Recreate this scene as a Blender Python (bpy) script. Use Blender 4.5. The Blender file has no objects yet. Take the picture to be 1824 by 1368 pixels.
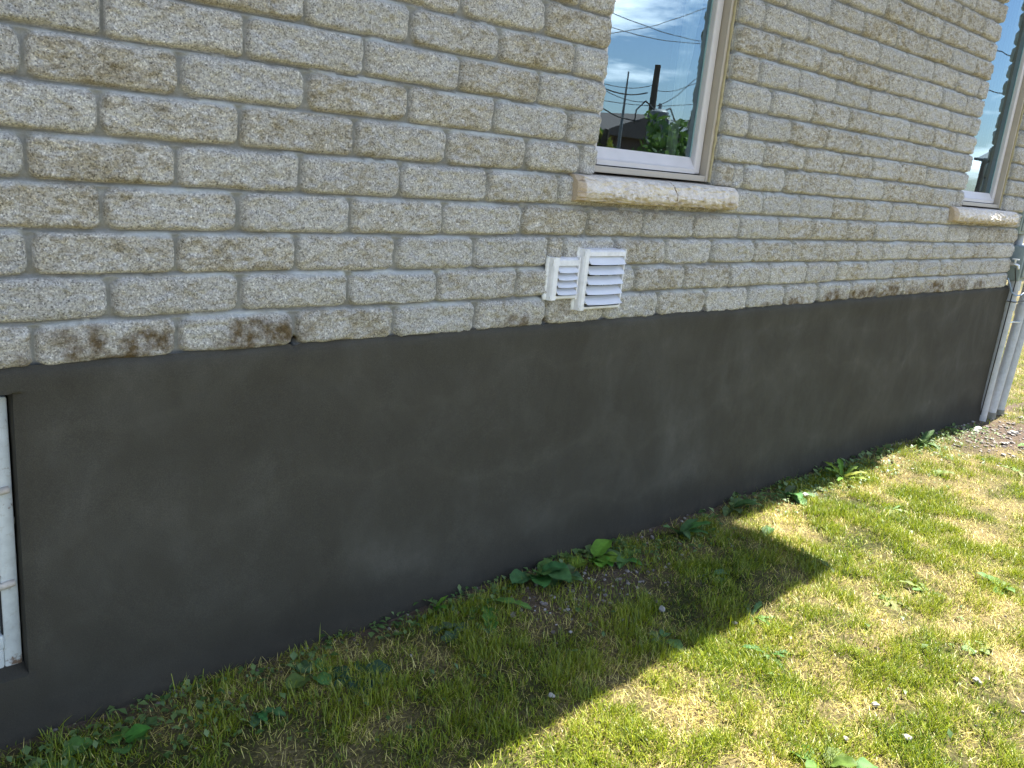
import bpy, bmesh, math, random
import numpy as np
from mathutils import Vector, Matrix

random.seed(7)
rng = np.random.default_rng(11)
S = bpy.context.scene
COL = S.collection
R = math.radians

# ------------------------------------------------------------------ camera
cam_d = bpy.data.cameras.new('camera')
cam_d.sensor_width = 36.0
cam_d.lens = 29.856
cam_d.clip_start = 0.05
cam_d.clip_end = 2000
cam = bpy.data.objects.new('camera', cam_d)
COL.objects.link(cam)
_r = Vector((0.73949, -0.666505, 0.0944755)); _f = Vector((0.664909, 0.701273, -0.257123)).normalized()
_r = (_r - _f * _r.dot(_f)).normalized(); _u = _r.cross(_f)
cam.matrix_world = Matrix(((_r.x, _u.x, -_f.x, 0.0), (_r.y, _u.y, -_f.y, -1.98389),
                           (_r.z, _u.z, -_f.z, 0.54017), (0, 0, 0, 1)))
S.camera = cam

# ------------------------------------------------------------------ world, sun, exposure
SUN_EL, SUN_AZ = R(58.0), R(86.3)          # azimuth from +Y towards +X
w = bpy.data.worlds.new('World'); S.world = w; w.use_nodes = True
nt = w.node_tree; nt.nodes.clear()
N = nt.nodes.new; L = nt.links.new
out = N('ShaderNodeOutputWorld'); bg = N('ShaderNodeBackground'); bg.inputs['Strength'].default_value = 0.063
sky = N('ShaderNodeTexSky'); sky.sky_type = 'NISHITA'; sky.sun_disc = False
sky.sun_elevation = SUN_EL; sky.sun_rotation = SUN_AZ
sky.air_density = 1.0; sky.dust_density = 0.7; sky.ozone_density = 2.5
tc = N('ShaderNodeTexCoord'); mp = N('ShaderNodeMapping'); mp.inputs['Scale'].default_value = (1.0, 1.0, 4.5)
nz = N('ShaderNodeTexNoise'); nz.inputs['Scale'].default_value = 2.6; nz.inputs['Detail'].default_value = 7; nz.inputs['Roughness'].default_value = 0.6
rp = N('ShaderNodeValToRGB'); rp.color_ramp.elements[0].position = 0.545; rp.color_ramp.elements[1].position = 0.68
mx = N('ShaderNodeMix'); mx.data_type = 'RGBA'; mx.inputs['B'].default_value = (20, 20.3, 21, 1)
L(tc.outputs['Generated'], mp.inputs['Vector']); L(mp.outputs[0], nz.inputs['Vector']); L(nz.outputs['Fac'], rp.inputs['Fac'])
L(rp.outputs['Color'], mx.inputs['Factor']); tn = N('ShaderNodeMix'); tn.data_type = 'RGBA'; tn.blend_type = 'MULTIPLY'; tn.inputs['Factor'].default_value = 1; tn.inputs['B'].default_value = (.93, .99, 1.08, 1)
L(sky.outputs[0], tn.inputs['A']); L(tn.outputs['Result'], mx.inputs['A']); L(mx.outputs['Result'], bg.inputs['Color']); L(bg.outputs[0], out.inputs[0])

sl = bpy.data.lights.new('sun', 'SUN'); sl.energy = 5.0; sl.angle = R(0.53); sl.color = (1.0, 0.95, 0.86)
sun = bpy.data.objects.new('sun', sl); COL.objects.link(sun)
sd = Vector((math.sin(SUN_AZ) * math.cos(SUN_EL), math.cos(SUN_AZ) * math.cos(SUN_EL), math.sin(SUN_EL)))
sun.rotation_euler = sd.to_track_quat('Z', 'Y').to_euler()
S.view_settings.view_transform = 'Standard'; S.view_settings.look = 'None'
S.view_settings.gamma = 1.0; S.view_settings.exposure = 2.12

# ------------------------------------------------------------------ helpers
def tag(o, label=None, cat=None, group=None, kind=None):
    for k, v in (('label', label), ('category', cat), ('group', group), ('kind', kind)):
        if v: o[k] = v
    return o
def empty(name, loc, label=None, cat=None, group=None):
    o = bpy.data.objects.new(name, None); COL.objects.link(o); o.location = loc; o.empty_display_size = .1
    return tag(o, label, cat, group)
def link(name, me, mats, parent=None):
    o = bpy.data.objects.new(name, me); COL.objects.link(o)
    for m in (mats if isinstance(mats, (list, tuple)) else [mats]): me.materials.append(m)
    if parent is not None:
        o.parent = parent; o.matrix_parent_inverse = Matrix.Identity(4)
        l = parent.location.copy(); p = parent.parent
        while p: l += p.location; p = p.parent
        o.location = -l if not parent.get('_local') else (0, 0, 0)
    return o
def np_mesh(name, V, F, smooth=True, attrs=None):
    """V (n,3); F (m,k) with one k"""
    V = np.asarray(V, np.float32); F = np.asarray(F, np.int32)
    me = bpy.data.meshes.new(name)
    me.vertices.add(len(V)); me.vertices.foreach_set('co', V.ravel())
    k = F.shape[1]
    me.loops.add(F.size); me.loops.foreach_set('vertex_index', F.ravel())
    me.polygons.add(len(F)); me.polygons.foreach_set('loop_start', np.arange(0, F.size, k, dtype=np.int32))
    me.polygons.foreach_set('loop_total', np.full(len(F), k, np.int32))
    me.polygons.foreach_set('use_smooth', np.full(len(F), smooth))
    for an, (ty, data) in (attrs or {}).items():
        a = me.attributes.new(an, ty, 'POINT')
        a.data.foreach_set('value' if ty == 'FLOAT' else 'color', np.asarray(data, np.float32).ravel())
    me.update(calc_edges=True); me.validate()
    return me
def sstep(a, b, x):
    t = np.clip((x - a) / (b - a), 0, 1); return t * t * (3 - 2 * t)
def _hash(ix, iy, seed):
    h = (ix.astype(np.int64) * 374761393 + iy.astype(np.int64) * 668265263 + seed * 2147483647 + 1013904223) & 0xFFFFFFFF
    h = ((h ^ (h >> 13)) * 1274126177) & 0xFFFFFFFF
    h = ((h ^ (h >> 16)) * 2246822519) & 0xFFFFFFFF
    return ((h ^ (h >> 15)) & 0xFFFFFF) / float(0xFFFFFF)
def vn(x, y, seed=0):
    x = np.asarray(x, float); y = np.asarray(y, float)
    ix = np.floor(x); iy = np.floor(y); fx = x - ix; fy = y - iy
    fx = fx * fx * fx * (fx * (fx * 6 - 15) + 10); fy = fy * fy * fy * (fy * (fy * 6 - 15) + 10)
    a = _hash(ix, iy, seed); b = _hash(ix + 1, iy, seed); c = _hash(ix, iy + 1, seed); d = _hash(ix + 1, iy + 1, seed)
    return (a + (b - a) * fx) * (1 - fy) + (c + (d - c) * fx) * fy
def fbm(x, y, seed=0, octv=4, gain=.5):
    s = 0; a = 1.0; t = 0
    for i in range(octv):
        s = s + a * (vn(x * 2 ** i, y * 2 ** i, seed + 17 * i) - .5); t += a; a *= gain
    return s / t * 2
def grid_faces(nu, nv, keep=None):
    i = np.arange(nu - 1)[:, None] * nv + np.arange(nv - 1)[None, :]
    q = np.stack([i, i + nv, i + nv + 1, i + 1], -1)
    if keep is not None: q = q[keep]
    return q.reshape(-1, 4)

class MB:
    """collects shapes into one bmesh"""
    def __init__(s): s.b = bmesh.new()
    def box(s, x0, x1, y0, y1, z0, z1, bev=0.0, seg=2, rot=None, pivot=None):
        g = bmesh.ops.create_cube(s.b, size=1.0); vs = g['verts']
        c = Vector(((x0 + x1) / 2, (y0 + y1) / 2, (z0 + z1) / 2))
        for v in vs: v.co = Vector((v.co.x * (x1 - x0), v.co.y * (y1 - y0), v.co.z * (z1 - z0))) + c
        if bev > 0:
            es = list({e for v in vs for e in v.link_edges})
            r = bmesh.ops.bevel(s.b, geom=es, offset=bev, segments=seg, affect='EDGES', profile=.5)
            vs = list({v for f in r['faces'] for v in f.verts} | {v for v in vs if v.is_valid})
        if rot is not None:
            M = Matrix.Translation(pivot or c) @ rot @ Matrix.Translation(-(pivot or c))
            for v in vs: v.co = M @ v.co
        return s
    def tube(s, pts, rad, n=12, cap=True):
        pts = [Vector(p) for p in pts]; rads = rad if isinstance(rad, (list, tuple)) else [rad] * len(pts)
        rings = []
        ref = None
        for i, p in enumerate(pts):
            d = (pts[min(i + 1, len(pts) - 1)] - pts[max(i - 1, 0)]).normalized()
            if ref is None: ref = Vector((0, 0, 1)) if abs(d.z) < .9 else Vector((1, 0, 0))
            a = d.cross(ref).normalized(); b = d.cross(a).normalized(); ref = b.cross(d) if False else ref
            rings.append([s.b.verts.new(p + (a * math.cos(2 * math.pi * k / n) + b * math.sin(2 * math.pi * k / n)) * rads[i]) for k in range(n)])
        for i in range(len(rings) - 1):
            for k in range(n):
                s.b.faces.new((rings[i][k], rings[i][(k + 1) % n], rings[i + 1][(k + 1) % n], rings[i + 1][k]))
        if cap:
            s.b.faces.new(rings[0][::-1]); s.b.faces.new(rings[-1])
        return s
    def poly(s, pts):
        s.b.faces.new([s.b.verts.new(p) for p in pts]); return s
    def prism(s, prof, axis, a0, a1):
        """prof: list of 2D points; extruded along axis ('x': prof=(y,z))"""
        def P(q, t): return (t, q[0], q[1]) if axis == 'x' else ((q[0], t, q[1]) if axis == 'y' else (q[0], q[1], t))
        A = [s.b.verts.new(P(q, a0)) for q in prof]; B = [s.b.verts.new(P(q, a1)) for q in prof]
        s.b.faces.new(A); s.b.faces.new(B[::-1])
        for i in range(len(prof)): j = (i + 1) % len(prof); s.b.faces.new((A[j], A[i], B[i], B[j]))
        return s
    def build(s, name, mat, parent=None, smooth=False, recalc=True):
        if recalc: bmesh.ops.recalc_face_normals(s.b, faces=s.b.faces)
        me = bpy.data.meshes.new(name); s.b.to_mesh(me); s.b.free()
        if smooth:
            me.polygons.foreach_set('use_smooth', np.ones(len(me.polygons), bool)); me.set_sharp_from_angle(angle=R(40))
        return link(name, me, mat, parent)

# ------------------------------------------------------------------ materials
class M:
    """small node-tree helper"""
    def __init__(s, name):
        s.m = bpy.data.materials.new(name); s.m.use_nodes = True; s.t = s.m.node_tree; s.n = s.t.nodes
        s.p = s.n['Principled BSDF']; s.out = s.n['Material Output']
        s.p.inputs['Roughness'].default_value = .8
        s.tc = s.n.new('ShaderNodeTexCoord'); s.pos = s.tc.outputs['Object']
    def L(s, a, b): s.t.links.new(a, b)
    def val(s, sock, v):
        if hasattr(v, 'is_output') or isinstance(v, bpy.types.NodeSocket): s.L(v, sock)
        else: sock.default_value = (*v, 1) if isinstance(v, tuple) and len(v) == 3 and sock.type == 'RGBA' else v
    def noise(s, scale, detail=4, rough=.55, stretch=None, dist=0.0, col=False):
        n = s.n.new('ShaderNodeTexNoise'); n.inputs['Scale'].default_value = scale; n.inputs['Detail'].default_value = detail
        n.inputs['Roughness'].default_value = rough; n.inputs['Distortion'].default_value = dist
        src = s.pos
        if stretch:
            mp = s.n.new('ShaderNodeMapping'); mp.inputs['Scale'].default_value = stretch; s.L(src, mp.inputs['Vector']); src = mp.outputs[0]
        s.L(src, n.inputs['Vector']); return n.outputs['Color' if col else 'Fac']
    def vor(s, scale, feat='F1'):
        n = s.n.new('ShaderNodeTexVoronoi'); n.inputs['Scale'].default_value = scale; n.feature = feat; s.L(s.pos, n.inputs['Vector']); return n.outputs['Distance']
    def ramp(s, f, stops):
        r = s.n.new('ShaderNodeValToRGB'); e = r.color_ramp.elements
        while len(e) < len(stops): e.new(.5)
        for i, (p, c) in enumerate(stops): e[i].position = p; e[i].color = (*c, 1) if isinstance(c, tuple) else (c, c, c, 1)
        s.L(f, r.inputs['Fac']); return r.outputs['Color']
    def mix(s, f, a, b, mode='MIX'):
        n = s.n.new('ShaderNodeMix'); n.data_type = 'RGBA'; n.blend_type = mode
        s.val(n.inputs['Factor'], f); s.val(n.inputs['A'], a); s.val(n.inputs['B'], b); return n.outputs['Result']
    def math(s, op, a, b=0.0, clamp=False):
        n = s.n.new('ShaderNodeMath'); n.operation = op; n.use_clamp = clamp; s.val(n.inputs[0], a); s.val(n.inputs[1], b); return n.outputs[0]
    def attr(s, name, col=False):
        n = s.n.new('ShaderNodeAttribute'); n.attribute_name = name; return n.outputs['Color' if col else 'Fac']
    def bump(s, h, strength=.5, dist=.002, prev=None):
        n = s.n.new('ShaderNodeBump'); n.inputs['Strength'].default_value = strength; n.inputs['Distance'].default_value = dist
        s.L(h, n.inputs['Height'])
        if prev: s.L(prev, n.inputs['Normal'])
        return n.outputs[0]
    def done(s, color=None, rough=None, normal=None, spec=None, metal=None):
        if color is not None: s.val(s.p.inputs['Base Color'], color)
        if rough is not None: s.val(s.p.inputs['Roughness'], rough)
        if normal is not None: s.L(normal, s.p.inputs['Normal'])
        if spec is not None: s.p.inputs['Specular IOR Level'].default_value = spec
        if metal is not None: s.p.inputs['Metallic'].default_value = metal
        return s.m
def simple(name, c, rough=.6, var=.12, scale=25, metal=0, spec=.5, bump=.0):
    a = M(name); n = a.noise(scale, 5, .6)
    lo = tuple(v * (1 - var) for v in c); hi = tuple(min(1, v * (1 + var)) for v in c)
    col = a.ramp(n, [(.3, lo), (.7, hi)])
    nm = a.bump(a.noise(scale * 8, 3), bump, .002) if bump else None
    return a.done(col, a.ramp(n, [(.3, rough * .85), (.7, min(1, rough * 1.15))]), nm, spec, metal)

# split-face brick + mortar (one sheet of masonry, attributes say which is which)
a = M('split_face_brick')
tint = a.attr('tint'); mort = a.attr('mortar'); stain_hole = a.attr('stain_hole'); smoothf = a.attr('sawn'); smear_light = a.attr('smear_light')
blot = a.noise(30, 6, .68, (1, 1, 1.9), .7)
blot2 = a.noise(9, 3, .5, (1, 1, 1.5))
f1 = a.math('ADD', a.math('MULTIPLY', blot, .72), a.math('MULTIPLY', blot2, .28))
f1 = a.math('ADD', f1, a.math('MULTIPLY', a.math('SUBTRACT', tint, .5), .16))
base = a.ramp(f1, [(.385, (.56, .542, .50)), (.51, (.50, .474, .425)), (.61, (.37, .332, .258)), (.71, (.26, .222, .155))])
vo = a.n.new('ShaderNodeTexVoronoi'); vo.inputs['Scale'].default_value = 300; a.L(a.pos, vo.inputs['Vector'])
sp = a.math('ADD', a.math('MULTIPLY', vo.outputs['Color'], .55), a.math('MULTIPLY', a.noise(240, 3, .75), .45))
base = a.mix(.9, base, a.ramp(sp, [(.20, .20), (.36, .72), (.5, 1.02), (.62, 1.15), (.76, 1.75)]), 'MULTIPLY')
sp2 = a.noise(150, 3, .7)
base = a.mix(.7, base, a.ramp(sp2, [(.32, .55), (.5, 1.0), (.68, 1.25)]), 'MULTIPLY')
base = a.mix(1.0, base, a.ramp(tint, [(.0, .86), (.37, 1.0), (.38, .9), (.7, 1.05), (.71, .95), (1.0, 1.10)]), 'MULTIPLY')
stn = a.math('MULTIPLY', a.math('MINIMUM', stain_hole, 1.0), a.ramp(a.noise(28, 4, .6), [(.35, .15), (.6, 1.0)]))
base = a.mix(stn, base, a.ramp(sp2, [(.3, (.07, .05, .025)), (.7, (.21, .15, .08))]))
sawn = a.ramp(a.noise(60, 4, .6), [(.3, (.30, .28, .24)), (.7, (.44, .42, .37))])
base = a.mix(smoothf, base, sawn)
mc = a.ramp(a.noise(40, 5, .65), [(.25, (.21, .208, .19)), (.6, (.30, .298, .275)), (.8, (.41, .405, .38))])
mc = a.mix(.4, mc, a.ramp(a.noise(260, 2), [(.3, .75), (.7, 1.15)]), 'MULTIPLY')
ml = a.ramp(a.noise(50, 5, .65), [(.3, (.44, .46, .44)), (.7, (.62, .64, .62))])  # pale tone paints the skylight caught on brick top edges
col = a.mix(mort, base, mc); col = a.mix(smear_light, col, ml)
col = a.mix(a.math('SUBTRACT', stain_hole, 1.0, True), col, (.008, .008, .008))  # black paints the shade inside the weep holes
h = a.math('ADD', a.math('MULTIPLY', a.noise(120, 4, .7), 1.0), a.math('MULTIPLY', a.noise(420, 2, .6), .5))
bstr = a.math('SUBTRACT', 1.0, a.math('MULTIPLY', mort, .75))
nb = a.bump(a.math('MULTIPLY', h, bstr), 1.0, .006)
M_BRICK = a.done(col, .92, nb, .25)

# fresh dark cement parging
a = M('dark_cement_parging')
n1 = a.noise(2.2, 6, .62, (1, 1, .9), 1.1); n2 = a.noise(8, 4, .6, (1.1, 1, .8), .4)
f = a.math('ADD', a.math('MULTIPLY', n1, .65), a.math('MULTIPLY', n2, .35))
col = a.ramp(f, [(.32, (.054, .049, .0385)), (.5, (.063, .0585, .0465)), (.60, (.072, .0675, .055)), (.72, (.092, .087, .072))])
col = a.mix(.5, col, a.ramp(a.noise(420, 2, .6), [(.3, .7), (.5, 1.0), (.72, 1.45)]), 'MULTIPLY')
low = a.attr('damp_shade')
arcs = a.n.new('ShaderNodeTexWave'); arcs.wave_type = 'RINGS'; arcs.inputs['Scale'].default_value = 1.1; arcs.inputs['Distortion'].default_value = 9; arcs.inputs['Detail'].default_value = 4; arcs.inputs['Detail Scale'].default_value = 1.3
a.L(a.pos, arcs.inputs['Vector'])
col = a.mix(.09, col, a.ramp(arcs.outputs['Fac'], [(.0, .55), (.5, 1.0), (.92, 1.2), (1.0, 1.9)]), 'MULTIPLY')
splash = a.attr('splash'); col = a.mix(a.math('MULTIPLY', splash, a.ramp(a.noise(35, 5, .7), [(.35, .1), (.65, .9)])), col, (.13, .105, .075))
col = a.mix(a.math('MULTIPLY', low, .75), col, (.030, .028, .022))  # wet cement and corner vignetting, both painted as a darker colour
nb = a.bump(a.noise(14, 3, .5, (1, 1, .7)), .35, .012)
nb = a.bump(a.noise(330, 3, .6), .45, .0025, nb)
M_PARGE = a.done(col, .95, nb, .12)

# rock-faced stone sill
a = M('pink_stone_sill')
low = a.attr('low'); sawn = a.attr('sawn')
n = a.noise(26, 5, .6)
top = a.ramp(n, [(.3, (.56, .50, .43)), (.55, (.71, .65, .58)), (.75, (.79, .74, .68))])
och = a.ramp(n, [(.3, (.34, .27, .165)), (.7, (.54, .46, .32))])
mixf = a.ramp(a.math('ADD', low, a.math('MULTIPLY', a.math('SUBTRACT', a.noise(40, 4), .5), .9)), [(.62, 0.0), (.74, .85)])
col = a.mix(mixf, top, och); col = a.mix(sawn, col, (.50, .40, .29))
col = a.mix(.6, col, a.ramp(a.noise(300, 2, .7), [(.3, .6), (.5, 1), (.7, 1.2)]), 'MULTIPLY')
M_SILL = a.done(col, .9, a.bump(a.noise(160, 4, .65), .7, .003), .25)

M_TAN = simple('tan_window_frame', (.44, .385, .31), .45, .06, 12)
M_SASH = simple('pale_window_sash', (.60, .565, .55), .4, .05, 12)
M_CAULK = simple('yellowed_sealant', (.40, .34, .19), .7, .2, 40)
M_SPACER = simple('teal_glass_edge', (.25, .40, .40), .3, .1, 30)
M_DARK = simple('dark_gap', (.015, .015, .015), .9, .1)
def glass_mat(name, ior, base_alpha):
    m = bpy.data.materials.new(name); m.use_nodes = True; t = m.node_tree; t.nodes.clear()
    o = t.nodes.new('ShaderNodeOutputMaterial'); mx = t.nodes.new('ShaderNodeMixShader'); gl = t.nodes.new('ShaderNodeBsdfGlossy')
    gl.inputs['Roughness'].default_value = 0.0; gl.inputs['Color'].default_value = (.68, .88, 1.0, 1); fr = t.nodes.new('ShaderNodeFresnel'); fr.inputs['IOR'].default_value = ior
    if base_alpha: bs = t.nodes.new('ShaderNodeBsdfTransparent'); bs.inputs['Color'].default_value = (.9, .95, .93, 1)
    else: bs = t.nodes.new('ShaderNodeBsdfDiffuse'); bs.inputs['Color'].default_value = (.012, .014, .014, 1)
    t.links.new(fr.outputs[0], mx.inputs[0]); t.links.new(bs.outputs[0], mx.inputs[1]); t.links.new(gl.outputs[0], mx.inputs[2]); t.links.new(mx.outputs[0], o.inputs[0])
    return m
M_GLASS = glass_mat('window_glass_outer', 3.1, True)
M_GLASS2 = glass_mat('window_glass_inner', 1.7, True)

M_CURT = simple('white_sheer_curtain', (.82, .82, .82), .8, .05, 20)
def weathered_white(name, c, dirt=.35, rust=False):
    a = M(name); n = a.noise(30, 5, .65)
    col = a.ramp(n, [(.3, tuple(v * .82 for v in c)), (.6, c)])
    col = a.mix(a.ramp(a.noise(55, 5, .7), [(.56, 0.0), (.70, dirt)]), col, (.36, .33, .26))
    if rust: col = a.mix(a.ramp(a.noise(20, 5, .7), [(.60, 0.0), (.68, .9)]), col, (.16, .085, .04))
    return a.done(col, .45, a.bump(a.noise(90, 3), .15, .002), .45)
M_VENT = weathered_white('white_vent_plastic', (.80, .80, .82), .12)
M_FLAP = simple('vent_flap_plastic', (.66, .67, .70), .35, .04, 10)
M_CAULKW = simple('white_caulk', (.80, .80, .79), .6, .08, 60, bump=.3)
M_CELLAR = weathered_white('flaking_white_paint', (.62, .66, .66), .5, True)
M_CELLARP = simple('pale_blue_board', (.50, .58, .58), .6, .1, 8)
M_PIPE = weathered_white('grey_conduit', (.47, .49, .51), .4)
M_PIPEDIRT = simple('dirty_pipe_end', (.20, .20, .17), .8, .25, 60)
M_BOX = weathered_white('grey_green_meter_paint', (.24, .29, .29), .3)
M_METAL = simple('galvanised_strap', (.6, .6, .6), .3, .15, 50, metal=.9)
M_BLACK = simple('black_cable', (.015, .015, .017), .5, .2)
M_BLUE = simple('blue_grey_cable', (.22, .30, .42), .4, .1)
M_ROOF = simple('dark_shingles', (.06, .06, .06), .9, .3, 30)
M_SOFFIT = simple('white_soffit', (.45, .45, .44), .6, .05)
M_POLEW = simple('weathered_pole_wood', (.10, .075, .055), .9, .35, 14)
M_TRANS = simple('grey_transformer_steel', (.20, .21, .22), .45, .1, 8)
M_NBRICK = simple('brown_house_wall', (.10, .065, .05), .9, .2, 6)
M_NROOF = simple('brown_roof', (.075, .06, .055), .9, .25, 5)
M_NROOF2 = simple('grey_roof', (.16, .17, .18), .9, .25, 5)
M_STONE = simple('pale_stone', (.40, .375, .34), .85, .25, 60, bump=.6)
M_STONED = simple('grey_stone', (.33, .31, .29), .85, .3, 60, bump=.6)

# ------------------------------------------------------------------ ground
CORNER = 6.40
FCORNER = 6.505
def gz(x, y):
    x = np.asarray(x, float); y = np.asarray(y, float)
    z = -0.905 - 0.045 * sstep(4.6, 6.6, x) - 0.015 * np.clip(-y, 0, 3)
    z = z + 0.018 * fbm(x * 2.2, y * 2.2, 5, 3) + 0.010 * fbm(x * 9, y * 9, 8, 3)
    z = z - .6 * sstep(6, 22, np.hypot(np.maximum(0, -y), 0 * x)) - .35 * sstep(9, 30, x)
    return z
def soil_of(x, y):
    s = sstep(-.10, -.02, y + .05 * fbm(x * 5, y * 5, 31, 3))
    s = np.where(y > .0, s * sstep(CORNER + .7, CORNER + .1, x), s)
    s2 = 1 - sstep(.6, 1.25, np.hypot((x - 6.2) / .68, (y + .26) / .34) + .35 * fbm(x * 6, y * 6, 33, 3))
    s3 = 1 - sstep(.5, 1.3, np.hypot((x - 2.2) / .42, (y + .22) / .2) + .4 * fbm(x * 7, y * 7, 35, 3))
    return np.clip(np.maximum(np.maximum(s, s2), .75 * s3), 0, 1)
def dry_of(x, y):
    d = .44 + .46 * fbm(x * 2.6 + 3, y * 2.6, 41, 3, .55) + .62 * fbm(x * 7, y * 7, 43, 4, .6)
    return np.clip(d + .05, 0, 1)
gx = np.concatenate([-np.geomspace(300, 1.2, 18), np.arange(-1.0, 4.5, .022), np.arange(4.5, 12, .045), np.geomspace(12.2, 400, 22)])
gy = np.concatenate([-np.geomspace(300, 4.2, 18), np.arange(-4, -2.4, .08), np.arange(-2.4, .3, .022), np.arange(.3, 6, .12), np.geomspace(6.3, 300, 16)])
X, Y = np.meshgrid(gx, gy, indexing='ij')
Z = gz(X, Y)
a = M('dry_lawn_soil')
soil = a.attr('soil'); dry = a.attr('dry')
th = a.ramp(a.noise(95, 5, .7, None, .6), [(.3, (.05, .036, .018)), (.48, (.17, .13, .06)), (.62, (.33, .26, .13)), (.75, (.50, .41, .23))])
gr = a.ramp(a.noise(70, 5, .7), [(.3, (.015, .018, .006)), (.55, (.05, .055, .016)), (.75, (.14, .125, .045))])
lawn = a.mix(dry, gr, th)
sc = a.ramp(a.noise(60, 6, .7), [(.3, (.045, .032, .022)), (.55, (.11, .08, .058)), (.75, (.21, .165, .13))])
col = a.mix(soil, lawn, sc)
M_GROUND = a.done(col, .95, a.bump(a.noise(110, 5, .7), .9, .012), .15)
g = link('ground', np_mesh('ground', np.stack([X, Y, Z], -1).reshape(-1, 3), grid_faces(len(gx), len(gy)), True,
         {'soil': ('FLOAT', soil_of(X, Y)), 'dry': ('FLOAT', dry_of(X, Y))}), M_GROUND)
tag(g, kind='structure')

# ------------------------------------------------------------------ house
house = empty('house', (0, 0, 0), 'house with pale split-face brick wall, two windows and dark cement foundation', 'house')
WIN = [(2.180, 2.865), (5.350, 6.040)]       # openings along the wall
WZ0, WZ1 = 0.50, 1.90
WALL_TOP = 2.12
COURSES = {
  1: [0.462, 0.772, 1.081, 1.394, 1.698, 2.004, 2.299, 2.609, 2.917, 3.22, 3.529, 3.83, 4.152, 4.461, 4.773, 5.07, 5.376, 5.696, 6.02],
  2: [0.621, 0.931, 1.24, 1.543, 1.863, 2.16, 2.452, 2.755, 3.062, 3.368, 3.687, 3.991, 4.304, 4.609, 4.914, 5.229, 5.536, 5.849, 6.149],
  3: [0.465, 0.773, 1.079, 1.387, 1.677, 1.986, 2.054, 2.316, 2.613, 2.907, 3.217, 3.524, 3.825, 4.139, 4.43, 4.755, 5.056, 5.356, 5.681, 6.026],
  4: [0.61, 0.924, 1.234, 1.544, 1.855, 2.162, 2.451, 2.763, 3.078, 3.378, 3.673, 4.005, 4.294, 4.614, 4.935, 5.221, 5.546, 5.849, 6.15],
  5: [0.466, 0.774, 1.084, 1.39, 1.704, 2.003, 2.30, 2.61, 2.92, 3.221, 3.523, 3.826, 4.137, 4.438, 4.755, 5.057, 5.37, 5.68, 5.99],
  6: [0.613, 0.922, 1.235, 1.541, 1.849, 2.096, 2.975, 3.053, 3.37, 3.675, 3.983, 4.301, 4.61, 4.903, 5.236],
  7: [0.472, 0.782, 1.095, 1.403, 1.706, 2.018, 3.179, 3.501, 3.825, 4.139, 4.445, 4.772, 5.065],
  8: [0.622, 0.935, 1.257, 1.565, 1.877, 3.027, 3.344, 3.647, 3.972, 4.275, 4.587, 4.877, 5.21],
  9: [1.081, 1.391, 1.707, 2.019, 3.16, 3.495, 3.818, 4.133, 4.448, 4.751, 5.055],
  10: [1.558, 1.878, 3.045, 3.348, 3.658, 3.975, 4.284, 4.61, 4.905, 5.217],
  11: [2.019, 3.168, 3.488, 3.8, 4.13, 4.44, 4.757, 5.075],
  12: [3.026, 3.342, 3.66, 3.986, 4.271, 4.595, 4.904, 5.214],
  13: [3.164, 3.497, 3.796, 4.129, 4.453, 4.765, 5.089],
  14: [3.03, 3.34, 3.65, 3.97, 4.285, 4.589, 4.91, 5.241],
  15: [3.17, 3.48, 3.80, 4.12, 4.45, 4.753, 5.083],
  16: [3.04, 3.35, 3.66, 3.98, 4.29, 4.60, 4.925, 5.226]}
XL = -2.6
def course_joints(n):
    j = list(COURSES.get(n, []))
    ph = .465 if n % 2 else .62
    if not j: j = [ph + .31 * k + random.uniform(-.012, .012) for k in range(0, 19)]
    while j[0] > XL: j.insert(0, j[0] - .31 + random.uniform(-.012, .012))
    for (a0, a1) in (WIN if n >= 6 else []):
        j = [q for q in j if not (a0 - .035 < q < a1 + .035)] + [a0, a1]
    j = sorted(j)
    if n >= 6:
        q = WIN[1][1]
        j = [v for v in j if v <= q + 1e-6] + [q + .16 + .1 * (n % 2)]
    j = [v for v in j if v < CORNER - .05] + [CORNER]
    return np.array(j)
xs = np.concatenate([np.arange(XL, .1, .012), np.arange(.1, 3.3, .0042), np.arange(3.3, CORNER, .0065), [CORNER]])
zs = np.concatenate([np.arange(-.03, 1.75, .0044), np.arange(1.75, WALL_TOP + .02, .012)])
for a0, a1 in WIN:                                   # snap columns on the opening edges
    for q in (a0, a1): xs[np.argmin(abs(xs - q))] = q
for q in (WZ0, WZ1): zs[np.argmin(abs(zs - q))] = q
MH = .0044                                            # half mortar width
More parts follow.
